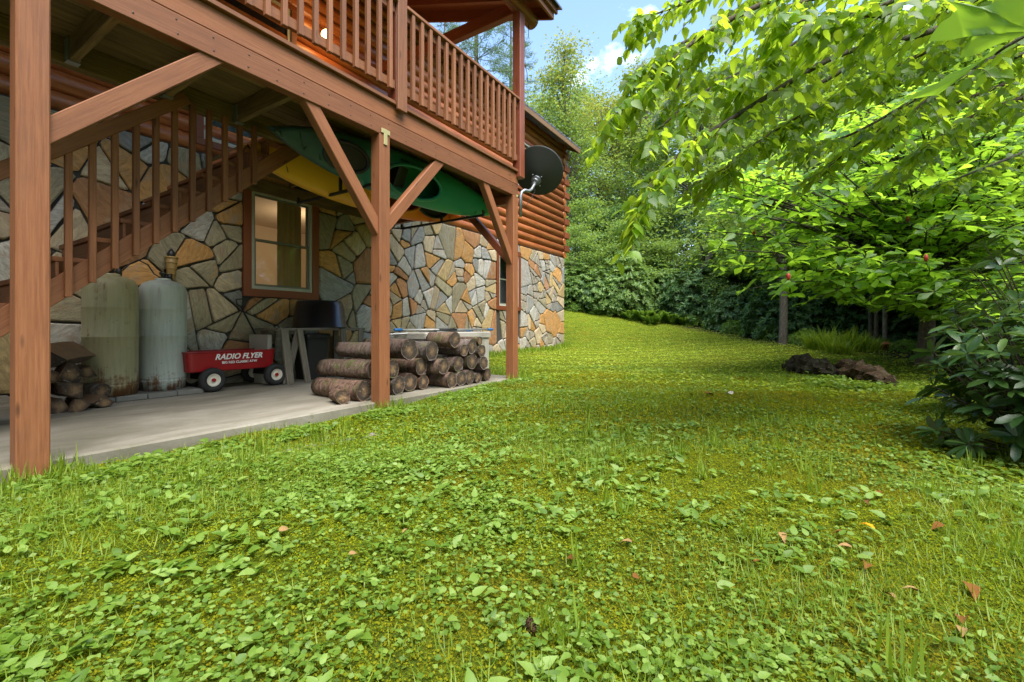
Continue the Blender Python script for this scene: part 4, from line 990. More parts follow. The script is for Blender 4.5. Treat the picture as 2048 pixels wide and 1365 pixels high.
# ------------------------------------------------------------------ kayaks and racks
def kayak(name, L, B, loc, rx, rz, mat, label, wells, letters=None):
    t = thing(name, loc, label, 'kayak', 'kayaks slung under the deck')
    t.rotation_euler = (rx, 0, rz)
    NS, NC = 61, 32; vs = np.zeros((NS, NC, 3))
    for i in range(NS):
        u = -1 + 2 * i / (NS - 1); au = abs(u)
        w = B / 2 * max(0.02, (1 - au ** 2.3)) ** 0.72
        zk = -0.15 + 0.12 * au ** 3 + 0.06 * au ** 8; zs = 0.06 + 0.10 * au ** 2.5; zd = 0.15 + 0.05 * (1 - au) + 0.04 * au ** 3
        for j in range(NC):
            a = 2 * math.pi * j / NC; c, s = math.cos(a), math.sin(a)
            yy = w * (abs(c) ** .8) * (1 if c >= 0 else -1)
            zz = zs + (zd - zs) * (abs(s) ** 0.9) if s >= 0 else zs + (zk - zs) * (abs(s) ** .75)
            if s > 0 and abs(c) < .3: zz += 0.006 * (1 - abs(c) / .3)
            vs[i, j] = (u * L / 2, yy, zz)
    def inw(x, y): return any(((x - cx) / a) ** 2 + (y / b_) ** 2 < 1 for cx, a, b_, op in wells if op)
    V_ = vs.reshape(-1, 3); qs = []
    for i in range(NS - 1):
        for j in range(NC):
            q = (i * NC + j, i * NC + (j + 1) % NC, (i + 1) * NC + (j + 1) % NC, (i + 1) * NC + j); c = V_[list(q)].mean(0)
            if 2 * j < NC and inw(c[0], c[1]): continue
            qs.append(q)
    m = MB(); m.add(V_, qs, True); m.f += [tuple(range(NC)), tuple((NS - 1) * NC + j for j in reversed(range(NC)))]; m.mi += [0, 0]; m.sm += [False] * 2
    m.build('hull', mat, t, local=True)
    def decz(x, y):
        u = 2 * x / L; au = abs(u); zs = 0.06 + 0.10 * au ** 2.5; zd = 0.15 + 0.05 * (1 - au) + 0.04 * au ** 3; w = B / 2 * max(.02, 1 - au ** 2.3) ** .72
        c = min(1, abs(y) / w) ** 1.25; return zs + (zd - zs) * math.sqrt(max(0, 1 - c * c)) ** .9
    for cx, a, b_, op in wells:
        pts = [(cx + a * 1.04 * math.cos(q), b_ * 1.04 * math.sin(q), decz(cx + a * math.cos(q), b_ * math.sin(q)) + .014) for q in np.linspace(0, 2 * math.pi, 41)]
        MB().tube(pts, 0.022, 8, cap=False).build('coaming', mat if op else M['black'], t, local=True)
        if op:
            m = MB(); m.box(cx - a * .55, cx + a * .1, -b_ * .7, b_ * .7, -.10, -.04).box(cx - a * .62, cx - a * .5, -b_ * .7, b_ * .7, -.08, .16)
            m.build('seat', M['black'], t, local=True)
        else:
            m = MB(); N = 28; vs2 = [(cx, 0, decz(cx, 0) + .012)] + [(cx + a * math.cos(2 * math.pi * k / N), b_ * math.sin(2 * math.pi * k / N), decz(cx + a * math.cos(2 * math.pi * k / N), b_ * math.sin(2 * math.pi * k / N)) + .008) for k in range(N)]
            m.add(vs2, [(0, 1 + k, 1 + (k + 1) % N) for k in range(N)], True); m.build('hatch_cover', M['bin'], t, local=True)
    m = MB()
    for sx in (1, -1):
        x = sx * L * .36
        m.tube([(x, -.12, decz(x, .12) + .01), (x + sx * .10, .12, decz(x + .1 * sx, .12) + .01), (x + sx * .2, -.08, decz(x + .2 * sx, .08) + .01), (x + sx * .28, .06, decz(x + .28 * sx, .06) + .01)], 0.005, 5)
        m.build('bungee_cord', M['black'], t, local=True); m = MB()
        m.tube([(sx * L * .49, 0, .2), (sx * L * .5, .02, .25), (sx * L * .492, -.03, .27)], 0.007, 5)
        m.build('grab_loop', M['black'], t, local=True); m = MB()
    if letters:
        for txt, x, y, sz in letters:
            me = text_mesh(txt, sz, .0015, 0, .001); me.materials.append(M['dark_letter']); o = bpy.data.objects.new('lettering', me); col.objects.link(o); o.parent = t
            slope = (decz(x, y + .03) - decz(x, y - .03)) / .06
            o.location = (x, y, decz(x, y) + .014); o.rotation_euler = (-math.atan(slope), 0, math.pi)
    return t
kayak('kayak', 3.6, 0.56, (4.12, 4.24, 2.655), R(116), R(0), M['kgreen'], 'dark green kayak hung on its side behind the middle post', [(-0.02, .46, .18, True), (-1.02, .26, .14, False)], [('FIELD & STREAM', -0.12, 0.215, .06)])
kayak('kayak', 3.5, 0.58, (4.14, 4.95, 2.64), R(102), R(0), M['kyellow'], 'yellow and orange kayak hung on its side nearest the stone wall', [(0.30, .46, .18, True), (1.05, .30, .13, False)])
for x in (3.46, 5.28):
    t = thing('kayak_rack', (x, 4.7, 2.38), 'black steel kayak rack arm hanging under the deck boards', 'rack', 'kayak rack arms')
    MB().box(x - .016, x + .016, 3.86, 5.55, 2.372, 2.402).build('arm', M['black'], t)
    MB().box(x - .015, x + .015, 4.655, 4.685, 2.404, 2.96).build('upright', M['black'], t)
    for y in (3.87, 5.54): MB().box(x - .014, x + .014, y - .012, y + .012, 2.403, 2.46).build('end_stop', M['black'], t)

# ------------------------------------------------------------------ satellite dish
dc = Vector((6.16, 3.45, 3.21)); nrm = (FWD * .74 + RGT * .36 + V(0, 0, .52)).normalized()
ds = thing('satellite_dish', (5.77, 3.56, 2.42), 'dark grey satellite dish on a bent pipe at the deck corner', 'satellite dish')
ux = nrm.cross(V(0, 0, 1)).normalized(); uy = ux.cross(nrm)
m = MB(); N = 48; rings = [(.0, .07), (.12, .062), (.24, .038), (.33, .012), (.37, .0), (.385, -.002), (.385, .012), (.37, .014), (.24, .052), (.0, .082)]
vs = []
for r_, h in rings: vs += [dc + ux * (1.06 * r_ * math.cos(2 * math.pi * j / N)) + uy * (r_ * .98 * math.sin(2 * math.pi * j / N)) - nrm * h for j in range(N)]
m.add(vs, [(i * N + j, i * N + (j + 1) % N, (i + 1) * N + (j + 1) % N, (i + 1) * N + j) for i in range(len(rings) - 1) for j in range(N)], True)
m.build('reflector', M['dish'], ds)
bp = dc - nrm * .09 - uy * .12 - ux * .03
m = MB(); m.tube([bp + nrm * .03, bp - nrm * .02], .075, 18); m.tube([bp - nrm * .02, bp - nrm * .08], .05, 14)
for a in range(4): q = a * math.pi / 2 + .4; m.tube([bp + ux * .10 * math.cos(q) + uy * .10 * math.sin(q) + nrm * .03, bp + ux * .10 * math.cos(q) + uy * .10 * math.sin(q) - nrm * .01], .010, 6)
m.build('mount', M['galv'], ds)
e = bp - nrm * .08
m = MB().tube([(5.76, 3.53, 2.42), (5.76, 3.53, 2.72), (5.775, 3.52, 2.79), (5.83, 3.50, 2.83), (5.92, 3.48, 2.835), (5.975, 3.47, 2.87), e - V(.02, 0, .06), e + nrm * .03], .024, 12); m.build('mast_pipe', M['galv'], ds)
m = MB().tube([e, e + V(.01, 0, -.15), (5.93, 3.46, 2.70), (5.86, 3.50, 2.60), (5.79, 3.52, 2.66)], .004, 5); m.build('cable', M['black'], ds)
f = dc + nrm * .42 - uy * .30
m = MB().tube([dc - uy * .36, f], .012, 8); m.tube([f, f - nrm * .09 + uy * .02], .03, 10); m.build('feed_arm', M['galv'], ds)

# ------------------------------------------------------------------ foliage tools
def tpl(kind):
    if kind == 'diamond': return np.array([(0, 0, 0), (.45, -.27, .04), (1, 0, -.05), (.45, .27, .04)], float), [], [(0, 1, 2), (0, 2, 3)]
    if kind == 'oval': return np.array([(0, 0, 0), (.25, -.22, .04), (.65, -.23, .04), (1, 0, -.08), (.65, .23, .04), (.25, .22, .04)], float), [(0, 1, 2, 3), (0, 3, 4, 5)], []
    if kind == 'round': return np.array([(0, 0, 0), (.10, -.30, .03), (.55, -.42, .05), (.9, -.16, .0), (1, 0, -.05), (.9, .16, .0), (.55, .42, .05), (.10, .30, .03)], float), [(0, 1, 2, 3), (0, 5, 6, 7)], [(0, 3, 4), (0, 4, 5)]
    if kind == 'ovate': return np.array([(0, 0, 0), (.35, 0, -.01), (.68, 0, -.03), (1.05, 0, -.14), (.08, -.17, .03), (.34, -.29, .06), (.68, -.18, .02), (.08, .17, .03), (.34, .29, .06), (.68, .18, .02)], float), [(0, 4, 5, 1), (1, 5, 6, 2), (0, 1, 8, 7), (1, 2, 9, 8)], [(2, 6, 3), (2, 3, 9)]
    if kind == 'strap': return np.array([(0, -.05, 0), (0, .05, 0), (.4, -.14, .03), (.4, .14, .03), (.4, 0, 0), (.8, -.12, -.02), (.8, .12, -.02), (.8, 0, -.05), (1, 0, -.12)], float), [(0, 2, 4, 4), (4, 2, 5, 7), (3, 4, 7, 6)], [(0, 4, 1), (1, 4, 3), (7, 5, 8), (6, 7, 8)]
    if kind == 'blade': return np.array([(0, -.04, 0), (0, .04, 0), (.55, .03, .02), (.55, -.03, .02), (1, 0, -.12)], float), [(0, 1, 2, 3)], [(3, 2, 4)]
    if kind == 'needle': return np.array([(0, -.02, 0), (0, .02, 0), (1, 0, -.05)], float), [], [(0, 1, 2)]
    if kind == 'obovate':
        return np.array([(0, 0, 0), (.4, 0, 0), (.75, 0, -.02), (1, 0, -.10), (.3, -.10, .02), (.68, -.24, .05), (.9, -.13, .0), (.3, .10, .02), (.68, .24, .05), (.9, .13, .0)], float), [(0, 4, 5, 1), (1, 5, 6, 2), (0, 1, 8, 7), (1, 2, 9, 8)], [(2, 6, 3), (2, 3, 9)]
def tpl_fix(k):
    v, q, t = tpl(k)
    q2 = [x for x in q if len(set(x)) == 4]; t2 = list(t) + [tuple(dict.fromkeys(x)) for x in q if len(set(x)) == 3]
    return v, np.array(q2, int).reshape(-1, 4), np.array(t2, int).reshape(-1, 3)
def unit(a): return a / (np.linalg.norm(a, axis=-1, keepdims=True) + 1e-9)
def scatter(kind, pos, d, nrm, size, width=1.0):
    v, q, t = tpl_fix(kind); pos = np.asarray(pos, float); n = len(pos); k = len(v)
    x = unit(np.asarray(d, float)); z = np.asarray(nrm, float); z = unit(z - x * (x * z).sum(-1, keepdims=True)); y = np.cross(z, x)
    s = np.broadcast_to(np.asarray(size, float), (n,)); w = np.broadcast_to(np.asarray(width, float), (n,))
    P = pos[:, None, :] + (x[:, None, :] * v[None, :, 0:1] + y[:, None, :] * v[None, :, 1:2] * w[:, None, None] + z[:, None, :] * v[None, :, 2:3]) * s[:, None, None]
    off = (np.arange(n) * k)[:, None, None]
    return P.reshape(-1, 3), (q[None] + off).reshape(-1, 4), (t[None] + off).reshape(-1, 3)
def join_sc(parts):
    vs, qs, ts, b = [], [], [], 0
    for v, q, t in parts: vs.append(v); qs.append(q + b); ts.append(t + b); b += len(v)
    return np.concatenate(vs), np.concatenate(qs), np.concatenate(ts)
def leaf_obj(name, parts, mat, parent=None, origin=(0, 0, 0)):
    v, q, t = join_sc(parts) if isinstance(parts, list) else parts
    me = np_mesh(name, v - np.array(origin), q, t, [mat]); o = bpy.data.objects.new(name, me); place(o, parent, origin); return o
def rdir(n, up=0.0): return unit(rng.normal(size=(n, 3)) + np.array([0, 0, up]))

M['l_birch'] = leaf_mat('overhanging_leaf', [(.045, .11, .010), (.085, .18, .014), (.15, .27, .02)], 0, (.54, .74, .04), 0.42, 0.5, 0.55)
M['l_mag'] = leaf_mat('large_tree_leaf', [(.05, .13, .016), (.09, .20, .02), (.16, .29, .03)], 0, (.46, .74, .05), 0.42, 0.5, 0.55)
M['l_bg'] = leaf_mat('forest_leaf', [(.065, .13, .03), (.125, .22, .045), (.21, .31, .065)], 0, (.36, .50, .07), 0.55, 0.35, 0.38)
M['l_bg2'] = leaf_mat('yellowing_leaf', [(.09, .17, .03), (.18, .24, .04), (.30, .26, .04)], 0, (.44, .48, .06), 0.55, 0.35, 0.4)
M['l_dark'] = leaf_mat('understorey_leaf', [(.032, .085, .024), (.06, .13, .036), (.10, .19, .05)], 0, (.18, .33, .06), 0.5, 0.4, 0.3)
M['l_pine'] = leaf_mat('pine_needle', [(.04, .09, .03), (.07, .13, .045), (.11, .17, .06)], 0, (.2, .3, .08), 0.6, 0.3, 0.3)
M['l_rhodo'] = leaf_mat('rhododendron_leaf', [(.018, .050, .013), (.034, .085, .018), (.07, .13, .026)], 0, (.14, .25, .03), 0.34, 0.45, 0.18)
M['l_rhodo2'] = leaf_mat('sunlit_rhododendron_leaf', [(.05, .12, .025), (.10, .19, .035), (.18, .27, .06)], 0, (.25, .4, .06), 0.48, 0.35, 0.3)  # lighter copy for the far bushes, sunlight put into the leaf colour
M['l_lawn'] = leaf_mat('broad_lawn_weed', [(.075, .15, .013), (.135, .235, .026), (.23, .34, .07)], 0, (.36, .52, .04), 0.5, 0.4, 0.35)
M['l_clover'] = leaf_mat('small_lawn_weed', [(.07, .14, .013), (.125, .21, .022), (.20, .29, .045)], 0, (.32, .46, .035), 0.5, 0.35, 0.3)
M['l_grass'] = leaf_mat('grass', [(.09, .16, .010), (.15, .235, .014), (.23, .31, .028)], 0, (.37, .50, .025), 0.5, 0.35, 0.35)
M['l_mossg'] = leaf_mat('moss_tuft', [(.14, .18, .008), (.20, .24, .010), (.27, .28, .012)], 0, (.36, .40, .015), 0.9, 0.05, 0.3, patch=(0.9, (.21, .17, .012)))
M['l_far'] = leaf_mat('sun_brightened_lawn_growth', [(.15, .22, .015), (.23, .31, .025), (.33, .40, .055)], 0, (.46, .56, .04), 0.6, 0.25, 0.4)  # far lawn leaves coloured brighter, sunlight put into the green
M['l_farrh'] = leaf_mat('shaded_rhododendron_leaf', [(.022, .06, .018), (.04, .10, .026), (.08, .155, .04)], 0, (.14, .27, .04), 0.55, 0.25, 0.2)  # dark matt copy for bushes under the wood, shade put into the colour
M['l_fern'] = leaf_mat('fern', [(.07, .15, .02), (.11, .21, .025), (.16, .26, .04)], 0, (.26, .42, .04), 0.5, 0.3, 0.4)
M['l_dead'] = leaf_mat('dead_leaf', [(.16, .06, .025), (.26, .12, .05), (.38, .22, .11)], 0, (.3, .14, .05), 0.7, 0.2, 0.2)

# ------------------------------------------------------------------ forest trees
def tree_proto(seed, H, cr, cb, nclump, per, ls, mat, prof, trunk_r, lean=0.0, topmat=None, bark='trunk'):
    """returns (trunk mesh, crown mesh) standing at the origin"""
    global rnd
    g = np.random.default_rng(seed); rs = random.Random(seed)
    tp = [Vector((lean * H * (i / 7) ** 1.5 + rs.uniform(-.02, .02) * H * (i / 7), rs.uniform(-.02, .02) * H * (i / 7), H * .97 * i / 7)) for i in range(8)]
    def trunk_at(h):
        f = min(max(h / (H * .97), 0), 1) * 7; i = min(int(f), 6); return tp[i].lerp(tp[i + 1], f - i)
    m = MB(); m.tube([tp[0] - Vector((0, 0, .5))] + tp, [trunk_r * 1.35] + [trunk_r * (1.15 - .95 * (i / 7)) for i in range(8)], 9, jit=.05)
    P, D, N, S = [], [], [], []
    for c in range(nclump):
        h = cb + (1 - cb) * (c + g.random()) / nclump; a = g.random() * 2 * math.pi; rr = cr * prof((h - cb) / (1 - cb)) * (0.35 + 0.65 * math.sqrt(g.random()))
        base = trunk_at(H * max(h - .10 - .05 * g.random(), cb * .8)); cen = trunk_at(H * h) + Vector((rr * math.cos(a), rr * math.sin(a), g.normal() * .25))
        mid = base.lerp(cen, .55) + Vector((0, 0, .12 * rr)); m.tube([base, mid, cen], [trunk_r * .28, trunk_r * .16, trunk_r * .05], 5, cap=False)
        R_ = cr * (.20 + .16 * g.random()) ; k = int(per * (.6 + .8 * g.random()))
        q = g.normal(size=(k, 3)) * np.array([R_, R_, R_ * .42]) * .62
        P.append(np.array(cen) + q); 
        dd = unit(np.concatenate([q[:, :2] / R_ * .9, np.zeros((k, 1))], 1) + g.normal(size=(k, 3)) * .55 + np.array([0, 0, -.25])); D.append(dd)
        N.append(unit(g.normal(size=(k, 3)) * .55 + np.array([0, 0, 1.0]))); S.append(ls * (.7 + .6 * g.random(k)))
    P, D, N, S = map(np.concatenate, (P, D, N, S))
    v, q, t = scatter('diamond', P, D, N, S)
    tm = m.build('tmp', M[bark], None, origin=(0, 0, 0)); tme = tm.data; bpy.data.objects.remove(tm)
    cm = np_mesh('crown', v, q, t, [mat] + ([topmat] if topmat else []))
    if topmat:
        z = P[:, 2] / H; pr = np.clip((z - .55) * 2.2, 0, .85); sel = (g.random(len(P)) < pr).astype(np.int32)
        cm.polygons.foreach_set('material_index', np.repeat(sel, 2))
    return tme, cm
def pine_proto(seed, H, cr, mat):
    g = np.random.default_rng(seed); m = MB(); tp = [(0, 0, -.5), (0.05, 0, H * .3), (-.05, .08, H * .65), (0, 0, H)]; m.tube(tp, [.28, .2, .12, .02], 9)
    P, D, S = [], [], []
    h = H * .22
    while h < H * .985:
        f = (h / H); L = cr * (1 - ((f - .22) / .78) ** 1.3) + .35; nb = 5
        for b in range(nb):
            a = g.random() * 6.28; l = L * (.7 + .4 * g.random()); e = np.array([math.cos(a), math.sin(a), .10 + .25 * f])
            pts = [np.array([0, 0, h]) + e * l * s + np.array([0, 0, -.10 * l * s * s]) for s in (0, .5, 1)]
            m.tube(pts, [.05 * (1.1 - f), .03 * (1.1 - f), .01], 4, cap=False)
            for s in np.linspace(.35, 1, max(3, int(l * 3.2))):
                p = np.array([0, 0, h]) + e * l * s + np.array([0, 0, -.10 * l * s * s]); k = 22
                side = g.normal(size=(1, 3)) * np.array([.22, .22, .05]) * l * .35
                P.append(p + side + g.normal(size=(k, 3)) * np.array([.16, .16, .06])); D.append(unit(e + g.normal(size=(k, 3)) * .7 + np.array([0, 0, .25]))); S.append(.26 + .16 * g.random(k))
        h += H * .037
    P, D, S = map(np.concatenate, (P, D, S)); v, q, t = scatter('needle', P, D, unit(g.normal(size=P.shape) + np.array([0, 0, .6])), S, 2.6)
    tm = m.build('tmp', M['trunk'], None, origin=(0, 0, 0)); tme = tm.data; bpy.data.objects.remove(tm)
    return tme, np_mesh('crown', v, q, t, [mat])
def put_tree(name, proto, p, label, group, s=1.0, rz=None, sz=None):
    z = p[2] if len(p) > 2 else gz(p[0], p[1]); t = thing(name, (p[0], p[1], z), label, 'tree', group)
    t.scale = (s, s, sz or s); t.rotation_euler = (0, 0, rnd.uniform(0, 6.28) if rz is None else rz)
    for nm, me in zip(('trunk', 'crown'), proto):
        o = bpy.data.objects.new(nm, me); col.objects.link(o); o.parent = t
    return t
round_p = lambda f: math.sin(math.pi * min(1, .18 + .82 * f)) ** .6
cone_p = lambda f: (1 - f) ** .8 * .95 + .08
pA = tree_proto(21, 12, 3.6, .16, 95, 150, .19, M['l_bg'], round_p, .17)
pB = tree_proto(22, 14, 2.9, .2, 100, 130, .17, M['l_bg'], lambda f: (1 - f * .85) ** .8 * min(1, .4 + f * 3), .16, topmat=M['l_bg2'])
pC = tree_proto(23, 10, 3.2, .06, 95, 150, .19, M['l_dark'], round_p, .13)
pD = tree_proto(24, 13, 3.8, .22, 90, 150, .19, M['l_bg2'], round_p, .18)
pE = tree_proto(25, 5.0, 2.0, .05, 70, 130, .15, M['l_bg'], round_p, .05)
pP = pine_proto(31, 20, 3.4, M['l_pine'])
def G(px, d): p = W(px, 655, d); return (p.x, p.y)
put_tree('pine_tree', pP, G(955, 30), 'tall thin pine tree seen beyond the porch roof', 'pines behind the cabin', 1.12)
put_tree('pine_tree', pP, G(1022, 36), 'tall thin pine tree seen beyond the porch roof', 'pines behind the cabin', 1.05)
put_tree('pine_tree', pP, G(890, 34), 'tall thin pine tree seen beyond the porch roof', 'pines behind the cabin', 1.0)
put_tree('forest_tree', pB, G(1132, 27), 'pointed tree with yellowing top standing beside the cabin roof', None, 1.02, 0.6)
for px, d, pr, s in ((1085, 32, pA, 1.0), (1205, 31, pD, .95), (1290, 28, pB, 1.0), (1400, 26, pA, 1.1), (1490, 29, pD, 1.15), (1590, 25, pA, 1.15), (1690, 23, pB, 1.0), (1790, 21, pA, 1.1), (1890, 21, pC, 1.3), (1990, 20, pA, 1.1), (2100, 19, pC, 1.2),
                     (1150, 42, pA, 1.3), (1330, 40, pA, 1.4), (1520, 40, pC, 1.7), (1700, 36, pA, 1.4), (1880, 33, pC, 1.6), (2060, 30, pA, 1.3), (1240, 36, pC, 1.2), (2200, 24, pA, 1.2)):
    lab = {id(pA): 'rounded mid green tree in the wood behind the lawn', id(pB): 'slim pointed tree in the wood behind the lawn', id(pC): 'dark green dense tree in the wood behind the lawn', id(pD): 'yellow green spreading tree in the wood behind the lawn'}[id(pr)]
    put_tree('forest_tree', pr, G(px, d), lab, 'woodland trees behind the lawn', s)
for px, d, pr, s in ((1150, 22.5, pE, .75), (1215, 22.2, pE, .6), (1268, 22.6, pE, .9), (1335, 22.4, pE, .7), (1415, 21.2, pE, .7), (1480, 19.5, pE, .65), (1168, 25, pE, 1.0), (1235, 24.5, pC, .50), (1310, 25, pE, 1.1), (1375, 24, pC, .55), (1450, 22, pE, 1.05), (1525, 20, pC, .5), (1640, 18.5, pC, .55), (1740, 17, pE, 1.0), (1830, 16, pC, .55), (1930, 15, pE, .9), (2030, 13.5, pC, .5)):
    put_tree('understorey_tree', pr, G(px, d), 'low leafy understorey tree' + (' with pale leaves' if pr is pE else ' with dark leaves') + ' at the edge of the wood', 'understorey trees', s)

for x, y, pr, s in ((-9, -5, pA, 1.1), (-4, -11, pC, 1.3), (3, -13, pA, 1.15), (-11, 3, pC, 1.3), (-13, -2, pA, 1.2), (10, -12, pC, 1.3), (-8, -13, pA, 1.3), (16, -11, pA, 1.2), (-12, 9, pA, 1.2), (-7, 6, pC, .8)):  # out-of-view trees added to hold back low sky light under the deck
    put_tree('forest_tree', pr, (x, y), 'unseen tree round the clearing, added to dim the sky light under the deck', 'unseen trees added to dim the sky light', s)
M['l_mid'] = leaf_mat('bright_tree_leaf', [(.05, .125, .014), (.09, .19, .02), (.16, .28, .03)], 0, (.44, .66, .05), 0.45, 0.4, 0.5)  # bright, strongly translucent green
pH = tree_proto(26, 9, 2.9, .20, 130, 170, .15, M['l_mid'], round_p, .09)
for px, d, s, rz in ((1690, 15, .95, .5), (1800, 13, .95, 1.9), (1905, 11.5, .9, 3.1), (2010, 10.2, .9, 4.4), (1960, 14.5, 1.15, .2), (1600, 18, 1.0, 5.0), (2110, 12, 1.1, 2.5), (1850, 16.5, 1.2, 3.7)):
    put_tree('forest_tree', pH, G(px, d), 'fine leaved bright green tree behind the large leaved tree', 'bright trees right of the lawn', s, rz)
# a slim tree with a bare pale trunk at the lawn edge, and slender stems further right
pF = tree_proto(41, 8.5, 2.4, .34, 60, 120, .16, M['l_bg'], round_p, .105)
put_tree('lawn_edge_tree', pF, G(1566, 13.2), 'slim tree with a bare mottled grey trunk at the lawn edge', None, 1.0, 2.0)
pG = tree_proto(42, 7.5, 1.3, .5, 22, 90, .15, M['l_bg'], round_p, .05)
for px, d, rz in ((1752, 12.2, .3), (1770, 11.8, 2.1), (1742, 12.6, 4.0), (1826, 12.4, 1.2)):
    put_tree('sapling', pG, G(px, d), 'slender bare stemmed sapling among the shade behind the rotten log', 'saplings in the shade', 1.0, rz)
# leaning dark trunk in the thicket
t = thing('crooked_tree', W(1395, 560, 21), 'dark crooked trunk leaning out of the thicket', 'tree')
MB().tube([W(1375, 640, 20.6), W(1392, 560, 20.5), W(1425, 505, 20.4), W(1448, 470, 20.3), W(1475, 430, 20.4), W(1500, 380, 21), W(1515, 310, 21.5), W(1540, 220, 22)], [.17, .15, .13, .11, .09, .07, .05, .02], 9, jit=.08).build('trunk', M['twig'], t)
MB().tube([W(1410, 530, 20.5), W(1402, 490, 20.2), W(1422, 465, 20), W(1452, 435, 19.8)], [.07, .06, .05, .03], 7).build('limb', M['twig'], t)

# ------------------------------------------------------------------ rhododendron shrubs
def rosettes(g, cen, axis, n_leaf, ls, kind='strap', droop=-.15, width=1.0):
    P, D, N, S = [], [], [], []
    for c, ax in zip(cen, axis):
        ax = Vector(ax).normalized(); u = ax.orthogonal().normalized(); w = ax.cross(u); k = max(4, int(n_leaf * (.75 + .5 * g.random()))); a0 = g.random() * 6
        for i in range(k):
            a = a0 + 2.4 * i; e = u * math.cos(a) + w * math.sin(a); d = e + ax * (.15 + .5 * g.random()) + Vector((0, 0, droop)); P.append(Vector(c) + e * .012); D.append(d); N.append(ax + Vector(g.normal(size=3) * .42) + Vector((0, 0, .35))); S.append(ls * (.65 + .55 * g.random()))
    return scatter(kind, np.array(P), np.array(D), np.array(N), np.array(S), width)
def shrub_proto(seed, H, rad, nr, nl, ls, mat, kind='oval'):
    g = np.random.default_rng(seed); m = MB(); cen, ax = [], []
    for i in range(nr):
        a = g.random() * 6.28; f = g.random() ** .6; th = math.acos(1 - g.random() * 1.15); e = np.array([math.sin(th) * math.cos(a) * rad, math.sin(th) * math.sin(a) * rad, max(math.cos(th), -.1) * H * .8 + .12 * H]) * (.55 + .45 * f)
        cen.append(e); ax.append(unit(np.array([e[0], e[1], e[2] * .6 + .3 * H]) + g.normal(size=3) * .3))
        if i % 3 == 0: m.tube([(e[0] * .08, e[1] * .08, -.15), (e[0] * .5, e[1] * .5, e[2] * .6), tuple(e)], [.018, .012, .006], 4, cap=False)
    v, q, t = rosettes(g, cen, ax, nl, ls, kind, width=.72)
    tm = m.build('tmp', M['twig'], None, origin=(0, 0, 0)); tme = tm.data; bpy.data.objects.remove(tm)
    return tme, np_mesh('foliage', v, q, t, [mat])
def put_shrub(name, proto, p, label, group, s=1.0, sz=None):
    t = thing(name, (p[0], p[1], gz(p[0], p[1]) - .03), label, 'shrub', group); t.scale = (s, s, sz or s * rnd.uniform(.75, 1.35)); t.rotation_euler = (0, 0, rnd.uniform(0, 6.28))
    for nm, me in zip(('stems', 'foliage'), proto): o = bpy.data.objects.new(nm, me); col.objects.link(o); o.parent = t
    return t
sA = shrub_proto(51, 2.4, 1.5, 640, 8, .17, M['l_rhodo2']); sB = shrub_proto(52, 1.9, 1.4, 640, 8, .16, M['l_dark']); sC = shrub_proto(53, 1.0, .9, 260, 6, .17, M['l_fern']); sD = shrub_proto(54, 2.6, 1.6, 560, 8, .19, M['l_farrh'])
edge = [(1142, 22.3, sA, 1.0), (1175, 21.8, sB, .9), (1205, 21.5, sA, 1.0), (1245, 21.6, sA, .95), (1285, 21.8, sB, 1.0), (1320, 21.8, sA, .8), (1225, 23, sD, 1.2), (1165, 24, sD, 1.2), (1290, 23.2, sA, 1.25), (1360, 21.5, sB, 1.0), (1400, 20.6, sD, .9), (1440, 19.6, sB, .8), (1390, 22.5, sD, 1.2), (1478, 18.4, sB, .75), (1510, 17.2, sA, .6), (1455, 21, sA, 1.0), (1540, 16.2, sB, .7),
        (1600, 15.4, sD, .9), (1640, 14.4, sD, .85), (1690, 14.2, sB, .9), (1725, 13.8, sD, .9), (1790, 13.4, sD, .95), (1850, 12.8, sD, .9), (1905, 12.0, sD, .9), (1965, 11.0, sD, .9), (2040, 10.0, sD, .9), (1560, 18, sD, 1.2), (1680, 16.5, sD, 1.2), (1800, 15.5, sD, 1.3), (1920, 14, sD, 1.2)]
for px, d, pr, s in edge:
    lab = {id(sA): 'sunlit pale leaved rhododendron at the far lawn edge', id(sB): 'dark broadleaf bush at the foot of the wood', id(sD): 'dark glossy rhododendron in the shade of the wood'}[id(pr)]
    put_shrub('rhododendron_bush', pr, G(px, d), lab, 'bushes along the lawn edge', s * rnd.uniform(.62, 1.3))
for px, d, s in ((1150, 21, .55), (1190, 20.8, .5), (1230, 20.6, .6), (1270, 20.3, .55), (1345, 20.2, .5), (1385, 19.5, .55), (1425, 18.6, .5), (1465, 17.4, .5), (1500, 16.4, .45), (1535, 15.2, .5), (1590, 13.4, .4), (1610, 12.6, .4), (1700, 12.3, .45), (1760, 11.6, .35), (1810, 10.6, .35)):
    put_shrub('low_bush', sC, G(px, d), 'small bright green weed clump where the lawn meets the wood', 'weed clumps along the lawn edge', s)

